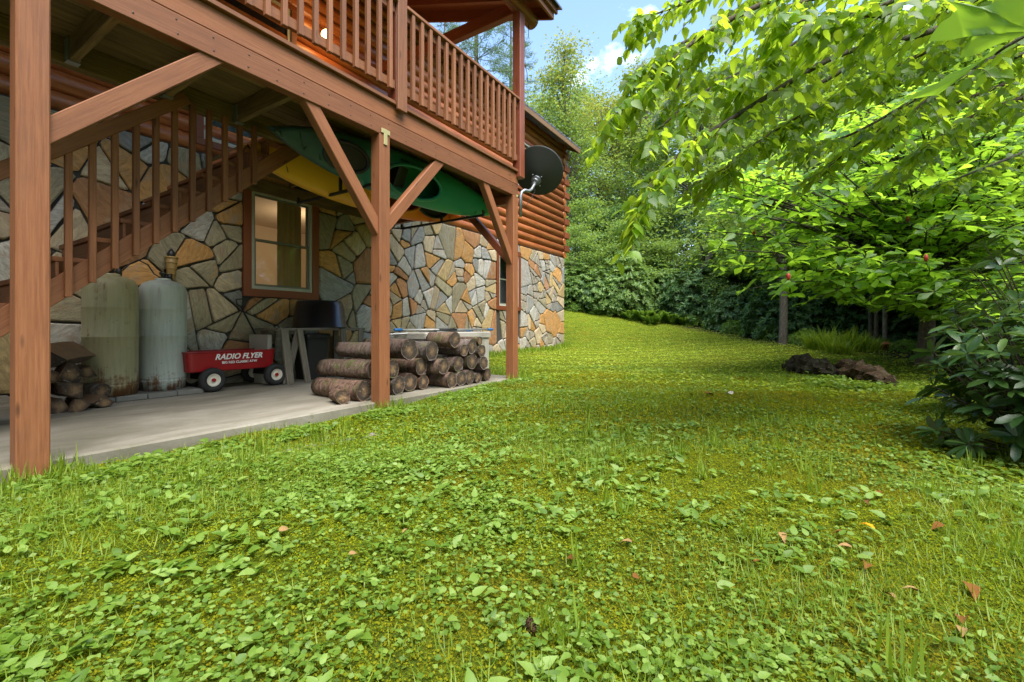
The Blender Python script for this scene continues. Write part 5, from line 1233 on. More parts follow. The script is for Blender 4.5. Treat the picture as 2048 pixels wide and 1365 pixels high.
def fern_proto(seed, L=.62, nf=15):
    g = np.random.default_rng(seed); P, D, N, S = [], [], [], []
    for f in range(nf):
        a = f * 2.4 + g.random() * .4; e = np.array([math.cos(a), math.sin(a), 0]); sd = np.array([-e[1], e[0], 0]); l = L * (.7 + .5 * g.random())
        for s in np.linspace(.12, 1, 22):
            p = e * l * s * .72 + np.array([0, 0, l * (1.35 * s - .72 * s * s)]); w = .30 * l * math.sin(math.pi * min(1, .15 + .85 * s)) * (1.15 - s * .6)
            for sg in (-1, 1): P.append(p); D.append(sd * sg + e * .35 + np.array([0, 0, -.1])); N.append(np.array([0, 0, 1]) - e * .3); S.append(w)
    v, q, t = scatter('diamond', np.array(P), np.array(D), np.array(N), np.array(S), .55); return np_mesh('fronds', v, q, t, [M['l_fern']])
fp = fern_proto(61)
for px, d, s in ((1262, 20.0, 1.0), (1290, 19.8, 1.25), (1318, 19.7, 1.2), (1345, 19.6, 1.1), (1368, 19.4, .9), (1302, 19.3, 1.0)):
    x, y = G(px, d); o = thing('fern', (x, y, gz(x, y) - .02), None, None); c_ = bpy.data.objects.new('fronds', fp); col.objects.link(c_); c_.parent = o; c_['kind'] = 'stuff'; o.scale = (s, s, s); o.rotation_euler = (0, 0, rnd.uniform(0, 6)); tag(o, 'bright green arching fern at the foot of the rhododendrons', 'fern', 'ferns at the lawn edge')
def lily_proto(seed, n=70, L=.55):
    g = np.random.default_rng(seed); m = [];
    a = g.random(n) * 6.28; r = g.random(n) * .16; P = np.stack([r * np.cos(a), r * np.sin(a), np.zeros(n)], 1); out = np.stack([np.cos(a), np.sin(a), np.zeros(n)], 1); l = L * (.6 + .6 * g.random(n))
    vs, qs = [], []; K = 6
    for i in range(n):
        sd = np.array([-out[i, 1], out[i, 0], 0]); lean = .25 + .6 * g.random()
        for k in range(K):
            s = k / (K - 1); c = P[i] + out[i] * l[i] * lean * s ** 1.6 + np.array([0, 0, l[i] * (1.1 * s - .55 * lean * s ** 2.4)]); w = .011 * (1 - s ** 2) + .0008
            vs += [c - sd * w, c + sd * w]
        b = i * 2 * K; qs += [(b + 2 * k, b + 2 * k + 1, b + 2 * k + 3, b + 2 * k + 2) for k in range(K - 1)]
    return np_mesh('blades', np.array(vs), np.array(qs), None, [M['l_grass']])
lp = lily_proto(71)
for px, d, s in ((1622, 11.6, 1.0), (1650, 11.3, 1.15), (1678, 11.0, 1.1), (1705, 10.9, 1.1), (1730, 10.8, .9), (1664, 10.7, .9), (1692, 10.5, .8), (1640, 11.8, 1.0), (1752, 10.9, .7)):
    x, y = G(px, d); o = bpy.data.objects.new('daylily_clump', lp); place(o, None, (x, y, gz(x, y) - .01)); o.scale = (s, s, s); o.rotation_euler = (0, 0, rnd.uniform(0, 6)); tag(o, 'clump of long arching strap leaves behind the rotten log', 'plant', 'daylily clumps')

# ------------------------------------------------------------------ tree with large leaves on the right (big whorled leaves, red pods)
def smooth_path(pts, n):
    pts = [Vector(p) for p in pts]; out = []; k = len(pts)
    for i in range(n):
        f = i / (n - 1) * (k - 1); j = min(int(f), k - 2); u = f - j; p0, p1, p2, p3 = pts[max(j - 1, 0)], pts[j], pts[j + 1], pts[min(j + 2, k - 1)]
        out.append(0.5 * ((2 * p1) + (p2 - p0) * u + (2 * p0 - 5 * p1 + 4 * p2 - p3) * u * u + (3 * p1 - p0 - 3 * p2 + p3) * u ** 3))
    return out
def big_leaf_tree():
    g = np.random.default_rng(81); b = W(1846, 735, 8.6); b.z = gz(b.x, b.y)
    t = thing('large_leaved_tree', b, 'tree with very large bright leaves and red seed pods spreading over the lawn', 'tree')
    top = b + V(.6, -.5, 4.6)
    trunk = smooth_path([b - V(0, 0, .2), W(1850, 700, 8.6), W(1856, 650, 8.7), W(1846, 600, 8.6), W(1850, 555, 8.7), W(1880, 450, 9), top], 22)
    MB().tube(trunk, [.15 - .10 * i / 21 for i in range(22)], 11, jit=.06).build('trunk', M['twig'], t)
    MB().tube(smooth_path([W(1990, 620, 8.9), W(1960, 585, 8.6), W(1900, 582, 8.5), W(1850, 574, 8.5), W(1790, 580, 8.2), W(1735, 566, 7.9), W(1700, 540, 7.7)], 18), [.075 - .05 * i / 17 for i in range(18)], 8, jit=.06).build('limb', M['twig'], t)
    lim = MB(); cen, ax = [], []; pods = []
    tips = []
    for i in range(250):                                  # layered branch tips, as (px, py, distance)
        f = g.random(); px = 1400 + 760 * g.random() ** .75; lo = 560 + 70 * min(1, max(0, (px - 1550) / 300)) if px > 1500 else 480 + (px - 1400) * .8
        py = lo - (lo - 150 - (2048 - px) * .12) * g.random() ** 1.3; d = 6.2 + 3.6 * g.random()
        if px < 1500: d = 6.6 + 1.6 * g.random(); py = max(py, 400 - (px - 1400) * .5)
        tips.append(W(px, py, d))
    for p in tips:
        h = min(max(.25 + (p.z - b.z) / 6.5, .3), .95); s = trunk[int(h * 21)]; mid = s.lerp(p, .55) + V(0, 0, .22)
        path = smooth_path([s, mid, p], 8); lim.tube(path, [.032 - .026 * k / 7 for k in range(8)], 5, cap=False)
        dirn = (path[-1] - path[-3]).normalized()
        cen.append(p); ax.append((dirn * .6 + V(0, 0, .8)).normalized())
        for k in (3, 4, 5, 6):
            for _ in range(2):
                off = Vector(g.normal(size=3)) * .22; off.z *= .45; q = path[k] + off + V(0, 0, .02); lim.tube([path[k], q], [.008, .004], 4, cap=False); cen.append(q); ax.append((off.normalized() * .5 + V(0, 0, .9)).normalized())
        for _ in range(2):
            off = Vector(g.normal(size=3)) * .28; off.z *= .4; q = p + off; lim.tube([p, q], [.007, .004], 4, cap=False); cen.append(q); ax.append((off.normalized() * .5 + V(0, 0, .9)).normalized())
        if g.random() < .10: pods.append(p + V(0, 0, .08))
    lo = lim.build('branches', M['twig'], t); lo['kind'] = 'stuff'
    P = rosettes(g, cen, ax, 6, .20, 'obovate', -.32, 1.05); leaf_obj('crown', P, M['l_mag'], t, tuple(b))
    pm = simple('seed_pod', (.42, .035, .03), .5)
    for p in pods: MB().tube([p - V(0, 0, .06), p - V(0, 0, .03), p, p + V(0, 0, .035), p + V(0, 0, .05)], [.008, .024, .028, .018, .004], 8).build('seed_pod', pm, t)
    return t
big_leaf_tree()

# ------------------------------------------------------------------ overhanging tree, trunk outside the frame on the right
def overhang():
    g = np.random.default_rng(91); b = W(2330, 900, 3.9); b.z = gz(b.x, b.y)
    t = thing('overhanging_tree', b, 'broadleaf tree whose drooping leafy branches sweep over the lawn from the right', 'tree')
    tr = smooth_path([b - V(0, 0, .2), b + V(.02, .03, 1.2), b + V(-.05, .02, 2.6), b + V(.05, .05, 4.2), b + V(.02, 0, 6.2)], 16)
    MB().tube(tr, [.17 - .11 * i / 15 for i in range(16)], 12, jit=.04).build('trunk', M['trunk'], t)
    def tp(h): return tr[max(0, min(15, int((h) / 6.4 * 15) + 1))]
    BR = [[(2050, -120, 3.9), (1900, 20, 3.6), (1700, 75, 3.4), (1530, 125, 3.2), (1400, 190, 3.1), (1310, 265, 3.0)],
          [(2050, -60, 3.8), (1880, 55, 3.4), (1680, 110, 3.2), (1500, 215, 2.9), (1370, 300, 2.8), (1300, 375, 2.75), (1270, 440, 2.75)],
          [(2000, -220, 4.2), (1800, -70, 3.8), (1620, 0, 3.5), (1450, 50, 3.3), (1340, 100, 3.2), (1270, 150, 3.2)],
          [(2100, -260, 4.4), (1850, -190, 4.0), (1650, -100, 3.7), (1480, -40, 3.5), (1360, 10, 3.3), (1280, 40, 3.3)],
          [(2050, 60, 4.2), (1900, 110, 3.9), (1760, 160, 3.7), (1620, 220, 3.5), (1510, 290, 3.4), (1440, 350, 3.3)],
          [(2150, 40, 4.6), (1980, 120, 4.4), (1830, 200, 4.2), (1700, 270, 4.1), (1590, 300, 4.0)],
          [(2150, 150, 5.0), (2000, 210, 4.8), (1880, 290, 4.6), (1780, 350, 4.5)],
          [(2150, -60, 3.2), (1980, -10, 2.9), (1820, 30, 2.7), (1680, 30, 2.6), (1560, 50, 2.6)],
          [(2200, 240, 5.2), (2060, 300, 5.0), (1960, 340, 4.8), (1880, 370, 4.7)],
          [(2000, -300, 4.6), (1750, -160, 4.4), (1560, -80, 4.3), (1400, -60, 4.2)],
          [(2000, 20, 4.8), (1800, 60, 4.6), (1620, 90, 4.4), (1480, 130, 4.3), (1400, 160, 4.2)],
          [(2100, -100, 3.0), (1900, -60, 2.9), (1750, 20, 2.8), (1600, 80, 2.8), (1500, 160, 2.8)],
          [(1950, -150, 3.4), (1700, -60, 3.2), (1500, 20, 3.1), (1380, 90, 3.0), (1300, 170, 3.0), (1230, 230, 3.0)],
          [(1900, 0, 3.9), (1720, 120, 3.8), (1580, 200, 3.7), (1470, 260, 3.6), (1380, 300, 3.5)],
          [(2200, 60, 4.4), (2050, 150, 4.2), (1900, 210, 4.1), (1760, 260, 4.0), (1650, 340, 3.9)],
          [(1700, -120, 4.0), (1560, -40, 3.9), (1430, 60, 3.8), (1350, 180, 3.8), (1310, 250, 3.8)],
          [(2150, 0, 3.6), (1950, 60, 3.5), (1800, 130, 3.4), (1680, 190, 3.4), (1580, 260, 3.4)],
          [(2200, 120, 3.6), (2060, 190, 3.5), (1950, 230, 3.5), (1840, 300, 3.5)],
          [(2250, 0, 3.0), (2100, 90, 3.0), (1980, 130, 3.0), (1870, 190, 3.0), (1780, 260, 3.0)],
          [(1900, -60, 5.0), (1700, 30, 5.0), (1560, 160, 4.9), (1500, 230, 4.9)]]
    P, D, N, S = [], [], [], []; tw = MB()
    for br in BR:
        pts = [W(*p) for p in br]; root = tp(min(5.6, max(1.2, pts[0].z - b.z - .2))); path = smooth_path([root] + pts, 44)
        MB().tube(path, [.026 * (1 - i / 44) ** .9 + .0035 for i in range(44)], 7, jit=.05).build('branch', M['twig'], t)
        for i in range(7, 44):
            dirn = (path[min(i + 1, 43)] - path[i - 1]).normalized()
            for sg in (-1, 1):
                if g.random() < .12: continue
                side = dirn.cross(V(0, 0, 1)).normalized() * sg; l = (.16 + .34 * g.random()) * (1.1 - .45 * i / 44)
                e = (dirn * (.55 + .3 * g.random()) + side * (.6 + .4 * g.random()) + V(0, 0, g.normal() * .18)).normalized(); k = 8; prev = path[i]; tp_ = [prev]
                for j in range(1, k + 1):
                    s = j / k; q = path[i] + e * l * s + V(0, 0, -.30 * l * s * s) + Vector(g.normal(size=3)) * .004; tp_.append(q)
                    td = (q - tp_[-2]).normalized(); ls = td.cross(V(0, 0, 1)).normalized() * (1 if j % 2 else -1)
                    P.append(q); D.append(td * .7 + ls * .75 + V(0, 0, -.35 - .35 * g.random()) + Vector(g.normal(size=3)) * .18); N.append(V(0, 0, 1) + Vector(g.normal(size=3)) * .42); S.append(.068 + .036 * g.random())
                tw.tube(tp_[::2], [.0032, .0026, .002, .0016, .0012][:len(tp_[::2])], 4, cap=False)
    o = tw.build('twigs', M['twig'], t); o['kind'] = 'stuff'
    leaf_obj('crown', scatter('ovate', np.array(P), np.array(D), np.array(N), np.array(S), 1.15), M['l_birch'], t, tuple(b))
    # two large lobed leaves close by
    def lobed(pts, d0, d1, name):
        xs = [p[0] for p in pts]; a, z = min(xs), max(xs); vs = []
        for x, y in pts: vs.append(W(1780 + x / 5.25, y / 5.25, d0 + (d1 - d0) * (x - a) / (z - a)))
        bm = bmesh.new(); vv = [bm.verts.new(v) for v in vs]; f = bm.faces.new(vv); bmesh.ops.triangulate(bm, faces=[f]); bmesh.ops.subdivide_edges(bm, edges=bm.edges[:], cuts=2, use_grid_fill=True)
        nn = (vs[len(vs) // 3] - vs[0]).cross(vs[2 * len(vs) // 3] - vs[0]).normalized()
        for v in bm.verts: v.co += nn * .010 * math.sin(v.co.y * 46 + v.co.z * 30)
        me = bpy.data.meshes.new(name); bm.to_mesh(me); bm.free(); me.materials.append(M['l_mag']); o = bpy.data.objects.new(name, me); place(o, t, (0, 0, 0)); smooth(me)
    lobed([(1560, 330), (1407, 385), (1180, 470), (990, 545), (850, 590), (680, 615), (710, 530), (770, 450), (820, 385), (885, 325), (800, 365), (740, 390), (650, 415), (560, 430), (430, 440), (490, 345), (560, 250), (650, 180), (720, 100), (690, 50), (650, 15), (800, 40), (900, 75), (980, 60), (1060, 5), (1100, -80), (1300, -160), (1600, -120), (1650, 100)], .80, .66, 'large_leaf')
    lobed([(100, 1090), (190, 1020), (280, 960), (380, 900), (480, 850), (560, 780), (640, 740), (780, 725), (900, 680), (1040, 590), (1170, 490), (1230, 520), (1110, 600), (1000, 650), (860, 745), (740, 790), (640, 850), (560, 930), (480, 985), (390, 990), (300, 1012), (200, 1040)], .92, .78, 'large_leaf')
    MB().tube([W(1780 + 1110 / 5.25, 570 / 5.25, .79), W(2010, 95, .77), W(2060, 65, .78), W(2160, 30, 1.0), W(2300, -40, 2.2), tp(3.6)], [.0022, .0026, .004, .007, .012, .018], 6).build('branch', M['twig'], t)
    MB().tube([W(2060, 65, .78), W(1780 + 1500 / 5.25, 120 / 5.25, .665)], [.003, .002], 5).build('leaf_stalk', M['l_mag'], t)
overhang()

# ------------------------------------------------------------------ rhododendron close by on the right
def near_rhodo(base, n, spread, Hh, seed, label):
    g = np.random.default_rng(seed); b = Vector(base); b.z = gz(b.x, b.y); t = thing('rhododendron', b, label, 'shrub')
    st = MB(); cen, ax = [], []
    for i in range(n):
        a = g.random() * 6.28; r = spread * math.sqrt(g.random()); z = Hh * (.08 + .92 * g.random()) * (1 - .35 * (r / spread) ** 2)
        tipp = b + V(r * math.cos(a), r * math.sin(a), z); mid = b.lerp(tipp, .5) + V(0, 0, -.02 + .10 * z); s = b + V(g.normal() * .05, g.normal() * .05, -.03)
        st.tube(smooth_path([s, mid, tipp], 6), [.011, .009, .007, .006, .005, .004], 5, cap=False)
        d = (tipp - mid).normalized(); cen.append(tipp); ax.append((d + V(0, 0, .5) + Vector(g.normal(size=3)) * .25).normalized())
        if g.random() < .6:
            q = mid.lerp(tipp, .6) + Vector(g.normal(size=3)) * .07; st.tube([mid.lerp(tipp, .4), q], [.005, .003], 4, cap=False); cen.append(q); ax.append((d + V(0, 0, .6)).normalized())
    o = st.build('stems', M['twig'], t); o['kind'] = 'stuff'
    leaf_obj('foliage', rosettes(g, cen, ax, 8, .135, 'strap', -.18, 1.15), M['l_rhodo'], t, tuple(b))
near_rhodo(W(2105, 900, 2.9), 120, .60, 1.12, 101, 'glossy dark rhododendron with pale shining leaves beside the lawn')
near_rhodo(W(2130, 900, 3.8), 130, .85, 1.8, 102, 'taller glossy rhododendron behind the low one beside the lawn')
near_rhodo(W(2030, 880, 4.3), 60, .5, .95, 103, 'thin rhododendron with spreading leaf whorls in front of the shaded wood')

# ------------------------------------------------------------------ what grows in the lawn
def vnoise(x, y, s, seed):
    g = np.random.default_rng(seed).random((64, 64)); x = x * s + 500; y = y * s + 500; xi = np.floor(x).astype(int); yi = np.floor(y).astype(int); fx = x - xi; fy = y - yi
    fx = fx * fx * (3 - 2 * fx); fy = fy * fy * (3 - 2 * fy); a = g[xi % 64, yi % 64]; b = g[(xi + 1) % 64, yi % 64]; c = g[xi % 64, (yi + 1) % 64]; d = g[(xi + 1) % 64, (yi + 1) % 64]
    return (a * (1 - fx) + b * fx) * (1 - fy) + (c * (1 - fx) + d * fx) * fy
def pn(x, y, s, seed): return .6 * vnoise(x, y, s, seed) + .3 * vnoise(x, y, s * 2.3, seed + 1) + .1 * vnoise(x, y, s * 5, seed + 2)
A0 = math.atan2(FWD.y, FWD.x)
def lawn_pts(n, r0, r1, dens=None, ang=R(57)):
    r = np.sqrt(rng.random(n) * (r1 * r1 - r0 * r0) + r0 * r0); a = A0 + (rng.random(n) * 2 - 1) * ang; x = r * np.cos(a); y = r * np.sin(a)
    ok = (lawn_dist(x, y) > -.1 - .5 * rng.random(n)) & ~((y > 3.55) & (x < 5.97)) & ~((y > 6.55) & (x < 13.55))
    if dens is not None: ok &= rng.random(n) < dens(x, y)
    return x[ok], y[ok]
def stuff(name, parts, mat, label, cat='plants'):
    o = leaf_obj(name, parts, mat); tag(o, label, cat, None, 'stuff'); return o
def upn(n, tilt): return unit(rng.normal(size=(n, 3)) * tilt + np.array([0, 0, 1.0]))
def hdir(n, lift=0.0):
    a = rng.random(n) * 2 * math.pi; return np.stack([np.cos(a), np.sin(a), np.full(n, lift) + rng.normal(size=n) * .15], 1)
def lay(kind, x, y, h, size, tilt, lift=0.0, width=1.0):
    n = len(x); z = gz_np(x, y) + h; return scatter(kind, np.stack([x, y, z], 1), hdir(n, lift), upn(n, tilt), size, width)
def cluster(x, y, k, spread):
    n = len(x); i = np.repeat(np.arange(n), k); return x[i] + rng.normal(size=n * k) * spread, y[i] + rng.normal(size=n * k) * spread
# broad leaves (plantain, violets): dense towards the lower left, thinner in the mossy parts
d_broad = lambda x, y: np.clip((pn(x, y, 1.1, 3) - .49) * 4.2 + .6 * np.clip(y - .15 * x + .15, -.2, .9), .05, 1)
P = []
x, y = lawn_pts(8200, .8, 3.2, d_broad); x, y = cluster(x, y, 4, .03); h_ = len(x) // 2; P.append(lay('ovate', x[:h_], y[:h_], .012 + .03 * rng.random(h_), .015 + .022 * rng.random(h_) ** 1.6, .42, .2)); x, y = x[h_:], y[h_:]; P.append(lay('round', x, y, .012 + .03 * rng.random(len(x)), .011 + .017 * rng.random(len(x)) ** 1.6, .42, .12))
x, y = lawn_pts(9000, 3.2, 6.5, d_broad); x, y = cluster(x, y, 3, .04); P.append(lay('oval', x, y, .008 + .022 * rng.random(len(x)), .016 + .015 * rng.random(len(x)), .45, .12, 1.3))
stuff('broad_leaf_weeds', P, M['l_lawn'], 'light green broad leaved weeds covering the lawn')
P = []
x, y = lawn_pts(1500, .8, 4.0, lambda x, y: np.clip((pn(x, y, .9, 13) - .45) * 5, .02, 1)); x, y = cluster(x, y, 4, .018); P.append(lay('ovate', x, y, .012 + .02 * rng.random(len(x)), .03 + .03 * rng.random(len(x)), .35, .40))
stuff('plantain_rosettes', P, M['l_lawn'], 'taller rosettes of oval plantain leaves in the lawn')
P = []
d_cl = lambda x, y: np.clip((pn(x, y, .8, 23) - .30) * 3.2, .05, 1)
x, y = lawn_pts(22000, .8, 3.6, d_cl); x, y = cluster(x, y, 3, .012); P.append(lay('diamond', x, y, .006 + .02 * rng.random(len(x)), .013 + .010 * rng.random(len(x)), .35, .1, 1.5))
x, y = lawn_pts(22000, 3.6, 9, d_cl); x, y = cluster(x, y, 2, .02); P.append(lay('diamond', x, y, .006 + .025 * rng.random(len(x)), .024 + .018 * rng.random(len(x)), .45, .1, 1.4))
stuff('small_leaf_weeds', P, M['l_clover'], 'small leaved ground cover mixed through the moss of the lawn')
def grass(x, y, h0, h1, lean=.55, wid=1.0):
    n = len(x); z = gz_np(x, y) - .004; a = rng.random(n) * 6.28; l = lean * (.3 + rng.random(n)); d = np.stack([np.cos(a) * l, np.sin(a) * l, np.ones(n)], 1); side = np.stack([np.cos(a), np.sin(a), np.full(n, .05)], 1)
    return scatter('blade', np.stack([x, y, z], 1), d, side, h0 + (h1 - h0) * rng.random(n), wid)
d_gr = lambda x, y: np.clip((pn(x, y, .7, 33) - .47) * 4 + .45 * np.clip((y - .5 * x + 1.0), 0, 1), .04, 1)
P = []
x, y = lawn_pts(70000, .8, 3.6, d_gr); P.append(grass(x, y, .035, .09, 1.4, .6))
x, y = lawn_pts(60000, 3.6, 9, d_gr); P.append(grass(x, y, .035, .08, 1.3, 1.0))
x, y = lawn_pts(500, 1.0, 9, lambda x, y: np.clip((pn(x, y, .8, 53) - .45) * 5, .0, 1)); x, y = cluster(x, y, 16, .025); P.append(grass(x, y, .07, .16, .6, .8))
stuff('lawn_grass', P, M['l_grass'], 'thin green grass blades growing through the lawn', 'grass')
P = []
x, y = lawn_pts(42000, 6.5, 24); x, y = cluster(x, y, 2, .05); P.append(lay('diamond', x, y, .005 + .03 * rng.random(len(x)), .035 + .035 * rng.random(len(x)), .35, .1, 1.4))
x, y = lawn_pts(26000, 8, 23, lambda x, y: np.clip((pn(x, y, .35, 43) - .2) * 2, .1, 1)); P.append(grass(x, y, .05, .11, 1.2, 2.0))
stuff('far_lawn_growth', P, M['l_far'], 'yellow green growth on the far half of the lawn, coloured brighter for sunlight')
P = []
x, y = lawn_pts(200000, .8, 3.2); P.append(lay('diamond', x, y, .001 + .008 * rng.random(len(x)), .004 + .006 * rng.random(len(x)), .9, .5, 1.5))
x, y = lawn_pts(120000, 3.2, 8.0); P.append(lay('diamond', x, y, .001 + .012 * rng.random(len(x)), .012 + .014 * rng.random(len(x)), .9, .5, 1.5))
stuff('moss', P, M['l_mossg'], 'yellow green and amber moss carpeting the lawn', 'moss')
# taller growth along the patio edge and round the post feet
P = []; n = 800; x = .1 + 5.8 * rng.random(n); y = 3.50 - .34 * rng.random(n); k = pn(x, y, 2.0, 63) > .5; x, y = x[k], y[k]; x, y = cluster(x, y, 5, .03); k = y < 3.60; x, y = x[k], y[k]
P.append(lay('ovate', x, y, .005 + .035 * rng.random(len(x)), .025 + .035 * rng.random(len(x)), .4, .25, 1.2)); stuff('patio_edge_weeds', P, M['l_lawn'], 'leafy weeds growing along the edge of the concrete patio')
P = []; n = 1800; x = .05 + 5.9 * rng.random(n); y = 3.58 - .35 * rng.random(n); k = pn(x, y, 1.6, 73) > .47; P.append(grass(x[k], y[k], .03, .10, .9, .7))
n = 900; a = rng.random(n) * 6.28; r = .08 + .14 * rng.random(n)
for cx, cy in ((.66, 3.55), (3.16, 3.55), (5.66, 3.55)):
    xx = cx + r * np.cos(a); yy = cy + r * np.sin(a); k = yy < 3.60; P.append(grass(xx[k][::3], yy[k][::3], .06, .18, .8, .7))
n = 2400; x = 6.0 + 7.6 * rng.random(n); y = 6.55 - .3 * rng.random(n) ** 1.5; P.append(grass(x, y, .08, .2, .7, 1.4)); n = 1200; y = 3.6 + 3 * rng.random(n); x = 5.98 + .3 * rng.random(n) ** 2; P.append(grass(x, y, .07, .16, .7, 1.2))
stuff('edge_grass', P, M['l_grass'], 'longer grass along the patio, post feet and stone wall', 'grass')

# ------------------------------------------------------------------ rotten log, stones, fallen leaves
def gpt(px, py):
    d = .83 * 900 / (py - 655)
    for _ in range(6):
        p = W(px, py, d); d = max(.5, (CAM_Z - gz(p.x, p.y)) * 900 / (py - 655))
    p = W(px, py, d); p.z = gz(p.x, p.y); return p
def rough_chunk(name, pts, rads, mat, parent, seed, flat=.75, ns=14):
    r_ = random.Random(seed); path = smooth_path(pts, 26); m = MB(); vs = []; k = len(path)
    for i, p in enumerate(path):
        f = i / (k - 1) * (len(rads) - 1); j = min(int(f), len(rads) - 2); rad = rads[j] + (rads[j + 1] - rads[j]) * (f - j)
        tdir = (path[min(i + 1, k - 1)] - path[max(i - 1, 0)]).normalized(); s = tdir.cross(V(0, 0, 1)).normalized()
        for q in range(ns):
            a = 2 * math.pi * q / ns; nn = mnoise.noise(Vector((p.x * 9 + seed, p.y * 9 + math.cos(a) * 2.5, math.sin(a) * 2.5 + p.z))) ; rr = rad * (1 + .9 * nn + r_.uniform(-.22, .22))
            vs.append(p + s * rr * math.cos(a) + V(0, 0, 1) * rr * flat * math.sin(a))
    m.add(vs, [(i * ns + q, i * ns + (q + 1) % ns, (i + 1) * ns + (q + 1) % ns, (i + 1) * ns + q) for i in range(k - 1) for q in range(ns)])
    m.f += [tuple(reversed(range(ns))), tuple((k - 1) * ns + q for q in range(ns))]; m.mi += [0, 0]; m.sm += [False] * 2
    return m.build(name, mat, parent)
c = gpt(1670, 755)
rl = thing('rotten_log', c, 'crumbling dark rotten log lying in the grass', 'log')
a, b, d_ = gpt(1572, 742), gpt(1625, 752), gpt(1672, 757)
up = V(0, 0, .08)
rough_chunk('rotten_wood', [a + up, a.lerp(b, .5) + up * 1.8, b + up * 1.5, d_ + up], [.07, .19, .20, .09], M['rot'], rl, 3)
a, b, d_, e = gpt(1668, 752), gpt(1700, 757), gpt(1745, 766), gpt(1782, 772)
rough_chunk('rotten_wood', [a + up, b + up * 1.7, d_ + up * 1.4, e + up * .6], [.06, .18, .17, .08], M['rot'], rl, 9)
rough_chunk('rotten_wood', [gpt(1632, 738) + up, gpt(1655, 740) + up * 1.6], [.07, .11, .06], M['rot'], rl, 14)
x = np.concatenate([rng.normal(loc=gpt(px, py).x, scale=.13, size=90) for px, py in ((1640, 772), (1680, 778), (1720, 782), (1765, 782), (1655, 765))]); y = np.concatenate([rng.normal(loc=gpt(px, py).y, scale=.10, size=90) for px, py in ((1640, 772), (1680, 778), (1720, 782), (1765, 782), (1655, 765))])
stuff('ground_ivy', [lay('round', x, y, .01 + .09 * rng.random(len(x)), .035 + .03 * rng.random(len(x)), .5, .1)], M['l_clover'], 'low ivy growing against the rotten log')
o = rough_chunk('edging_timber', [gpt(1600, 697) + V(0, 0, .02), gpt(1630, 702) + V(0, 0, .02), gpt(1664, 709) + V(0, 0, .02)], [.07, .075, .06], M['board_stone'], None, 21, .6, 10); tag(o, 'weathered grey edging timber in front of the daylilies', 'timber')
o = rough_chunk('edging_timber', [gpt(1672, 712) + V(0, 0, .01), gpt(1702, 717) + V(0, 0, .01)], [.05, .055, .04], M['rot'], None, 22, .6, 10); tag(o, 'short dark edging timber beside the daylilies', 'timber')
p0 = W(1760, 700, 11.2); p1 = W(1806, 712, 10.7); p0.z = gz(p0.x, p0.y) + .09; p1.z = gz(p1.x, p1.y) + .05
M['redrot'] = simple('red_rotten_wood', (.26, .075, .025), .9, var=.4, scale=9, bmp=.8)
o = rough_chunk('fallen_log', [p0, p0.lerp(p1, .5), p1], [.11, .12, .08], M['redrot'], None, 23, .8, 12); tag(o, 'reddish fallen log at the foot of the saplings', 'log')
for k, (px, py, L) in enumerate(((440, 930, .16), (520, 914, .12), (575, 903, .16), (625, 893, .14), (690, 882, .2), (740, 872, .16))):
    p = gpt(px, py); o = rough_chunk('edging_stone', [p + V(-L * .5, .02, -.012), p + V(0, 0, -.008), p + V(L * .5, -.02, -.012)], [.025, .035, .03], M['board_stone'], None, 31 + k, .5, 9); tag(o, 'flat grey stone sunk in the grass parallel to the patio', 'stone', 'sunken edging stones')
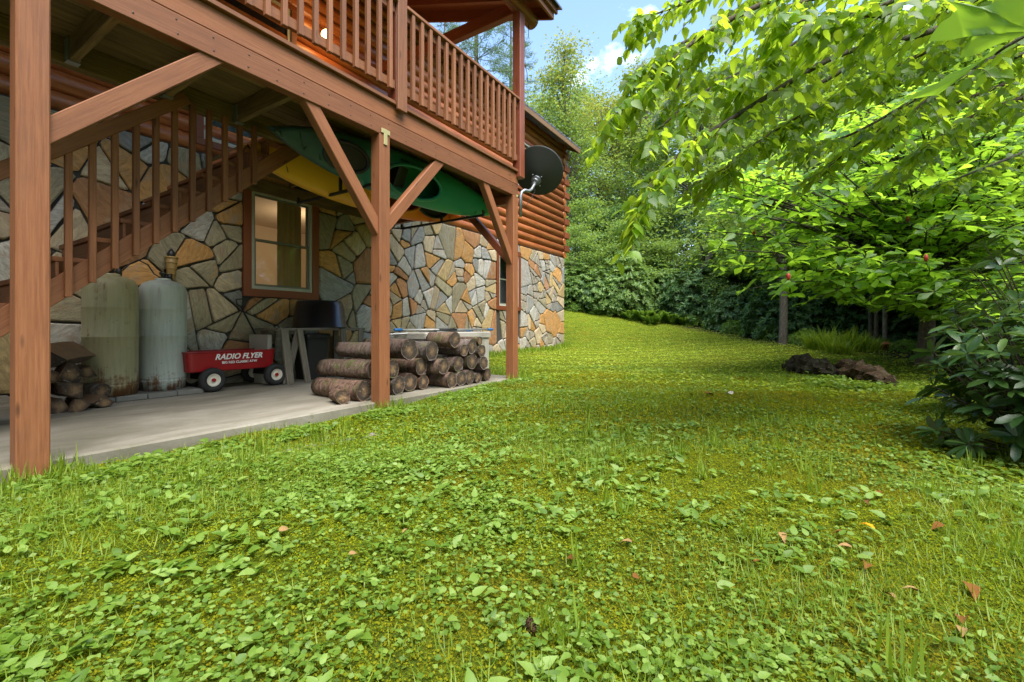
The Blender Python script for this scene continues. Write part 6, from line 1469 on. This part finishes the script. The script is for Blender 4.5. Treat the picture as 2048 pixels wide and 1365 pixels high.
FL = [(1759, 996, .05, 0), (1734, 1015, .04, 1), (1679, 1077, .05, 0), (1689, 1106, .05, 2), (1736, 1064, .05, 3), (1734, 1145, .05, 0), (1781, 1207, .05, 2), (1929, 1279, .06, 2), (1944, 1195, .07, 0), (1924, 1255, .05, 0), (1144, 1130, .05, 0), (1251, 1097, .05, 2), (1274, 1170, .04, 0), (1514, 1137, .04, 0), (1566, 1087, .05, 2), (570, 1072, .05, 2), (707, 1122, .035, 2), (810, 1075, .03, 2), (1953, 952, .05, 0), (1214, 915, .04, 2), (1460, 790, .10, 4), (1420, 792, .12, 0), (1385, 795, .10, 0), (1875, 1065, .05, 0), (1825, 1195, .05, 2)]
FC = {0: ('curled brown dead leaf lying on the mossy lawn', (.15, .065, .018)), 1: ('curled brown dead leaf lying on the mossy lawn', (.12, .06, .02)), 2: ('pale tan dead leaf lying on the lawn weeds', (.26, .16, .07)), 3: ('bright orange fallen leaf lying on the lawn', (.55, .24, .01)), 4: ('whitish dried leaf lying on the lawn', (.4, .36, .32))}
for k, (px, py, s, ci) in enumerate(FL):
    p = gpt(px, py); v, q, t_ = tpl_fix('ovate'); v = v * s * np.array([1, 1.1, 2.2]); v[:, 0] -= s * .5
    me = np_mesh('fallen_leaf', v, q, t_, [M.setdefault('fl%d' % ci, simple('fallen_leaf_%d' % ci, FC[ci][1], .9, var=.3, scale=40, spec=.08))]); o = bpy.data.objects.new('fallen_leaf', me)
    place(o, None, p + V(0, 0, .028)); o.rotation_euler = (rnd.uniform(-.4, .4), rnd.uniform(-.4, .4), rnd.uniform(0, 6.28)); tag(o, FC[ci][0], 'leaf', 'fallen leaves on the lawn')
p = gpt(1061, 1262); m = MB()
dv = RGT * .25 - FWD * .9
path = [p + dv * s + V(0, 0, .02) for s in (-.035, -.02, 0, .02, .035)]; m.tube(path, [.006, .012, .0125, .010, .004], 10)
for i in range(60):
    f = i / 60; a = i * 2.4; c0 = p + dv * (-.033 + .066 * f) + V(0, 0, .02); sd = dv.normalized().cross(V(0, 0, 1)); e = sd * math.cos(a) + V(0, 0, 1) * math.sin(a); w = dv.normalized().cross(e); rr = .0125 * math.sin(math.pi * (.12 + .8 * f)) + .002
    m.add([c0 + e * rr * .7 - w * .004, c0 + e * rr * .7 + w * .004, c0 + e * (rr + .006) + dv.normalized() * .004], [(0, 1, 2)])
o = m.build('pine_cone', simple('pine_cone_brown', (.06, .035, .02), .9, spec=.1), None); tag(o, 'small brown pine cone lying on the moss', 'pine cone')
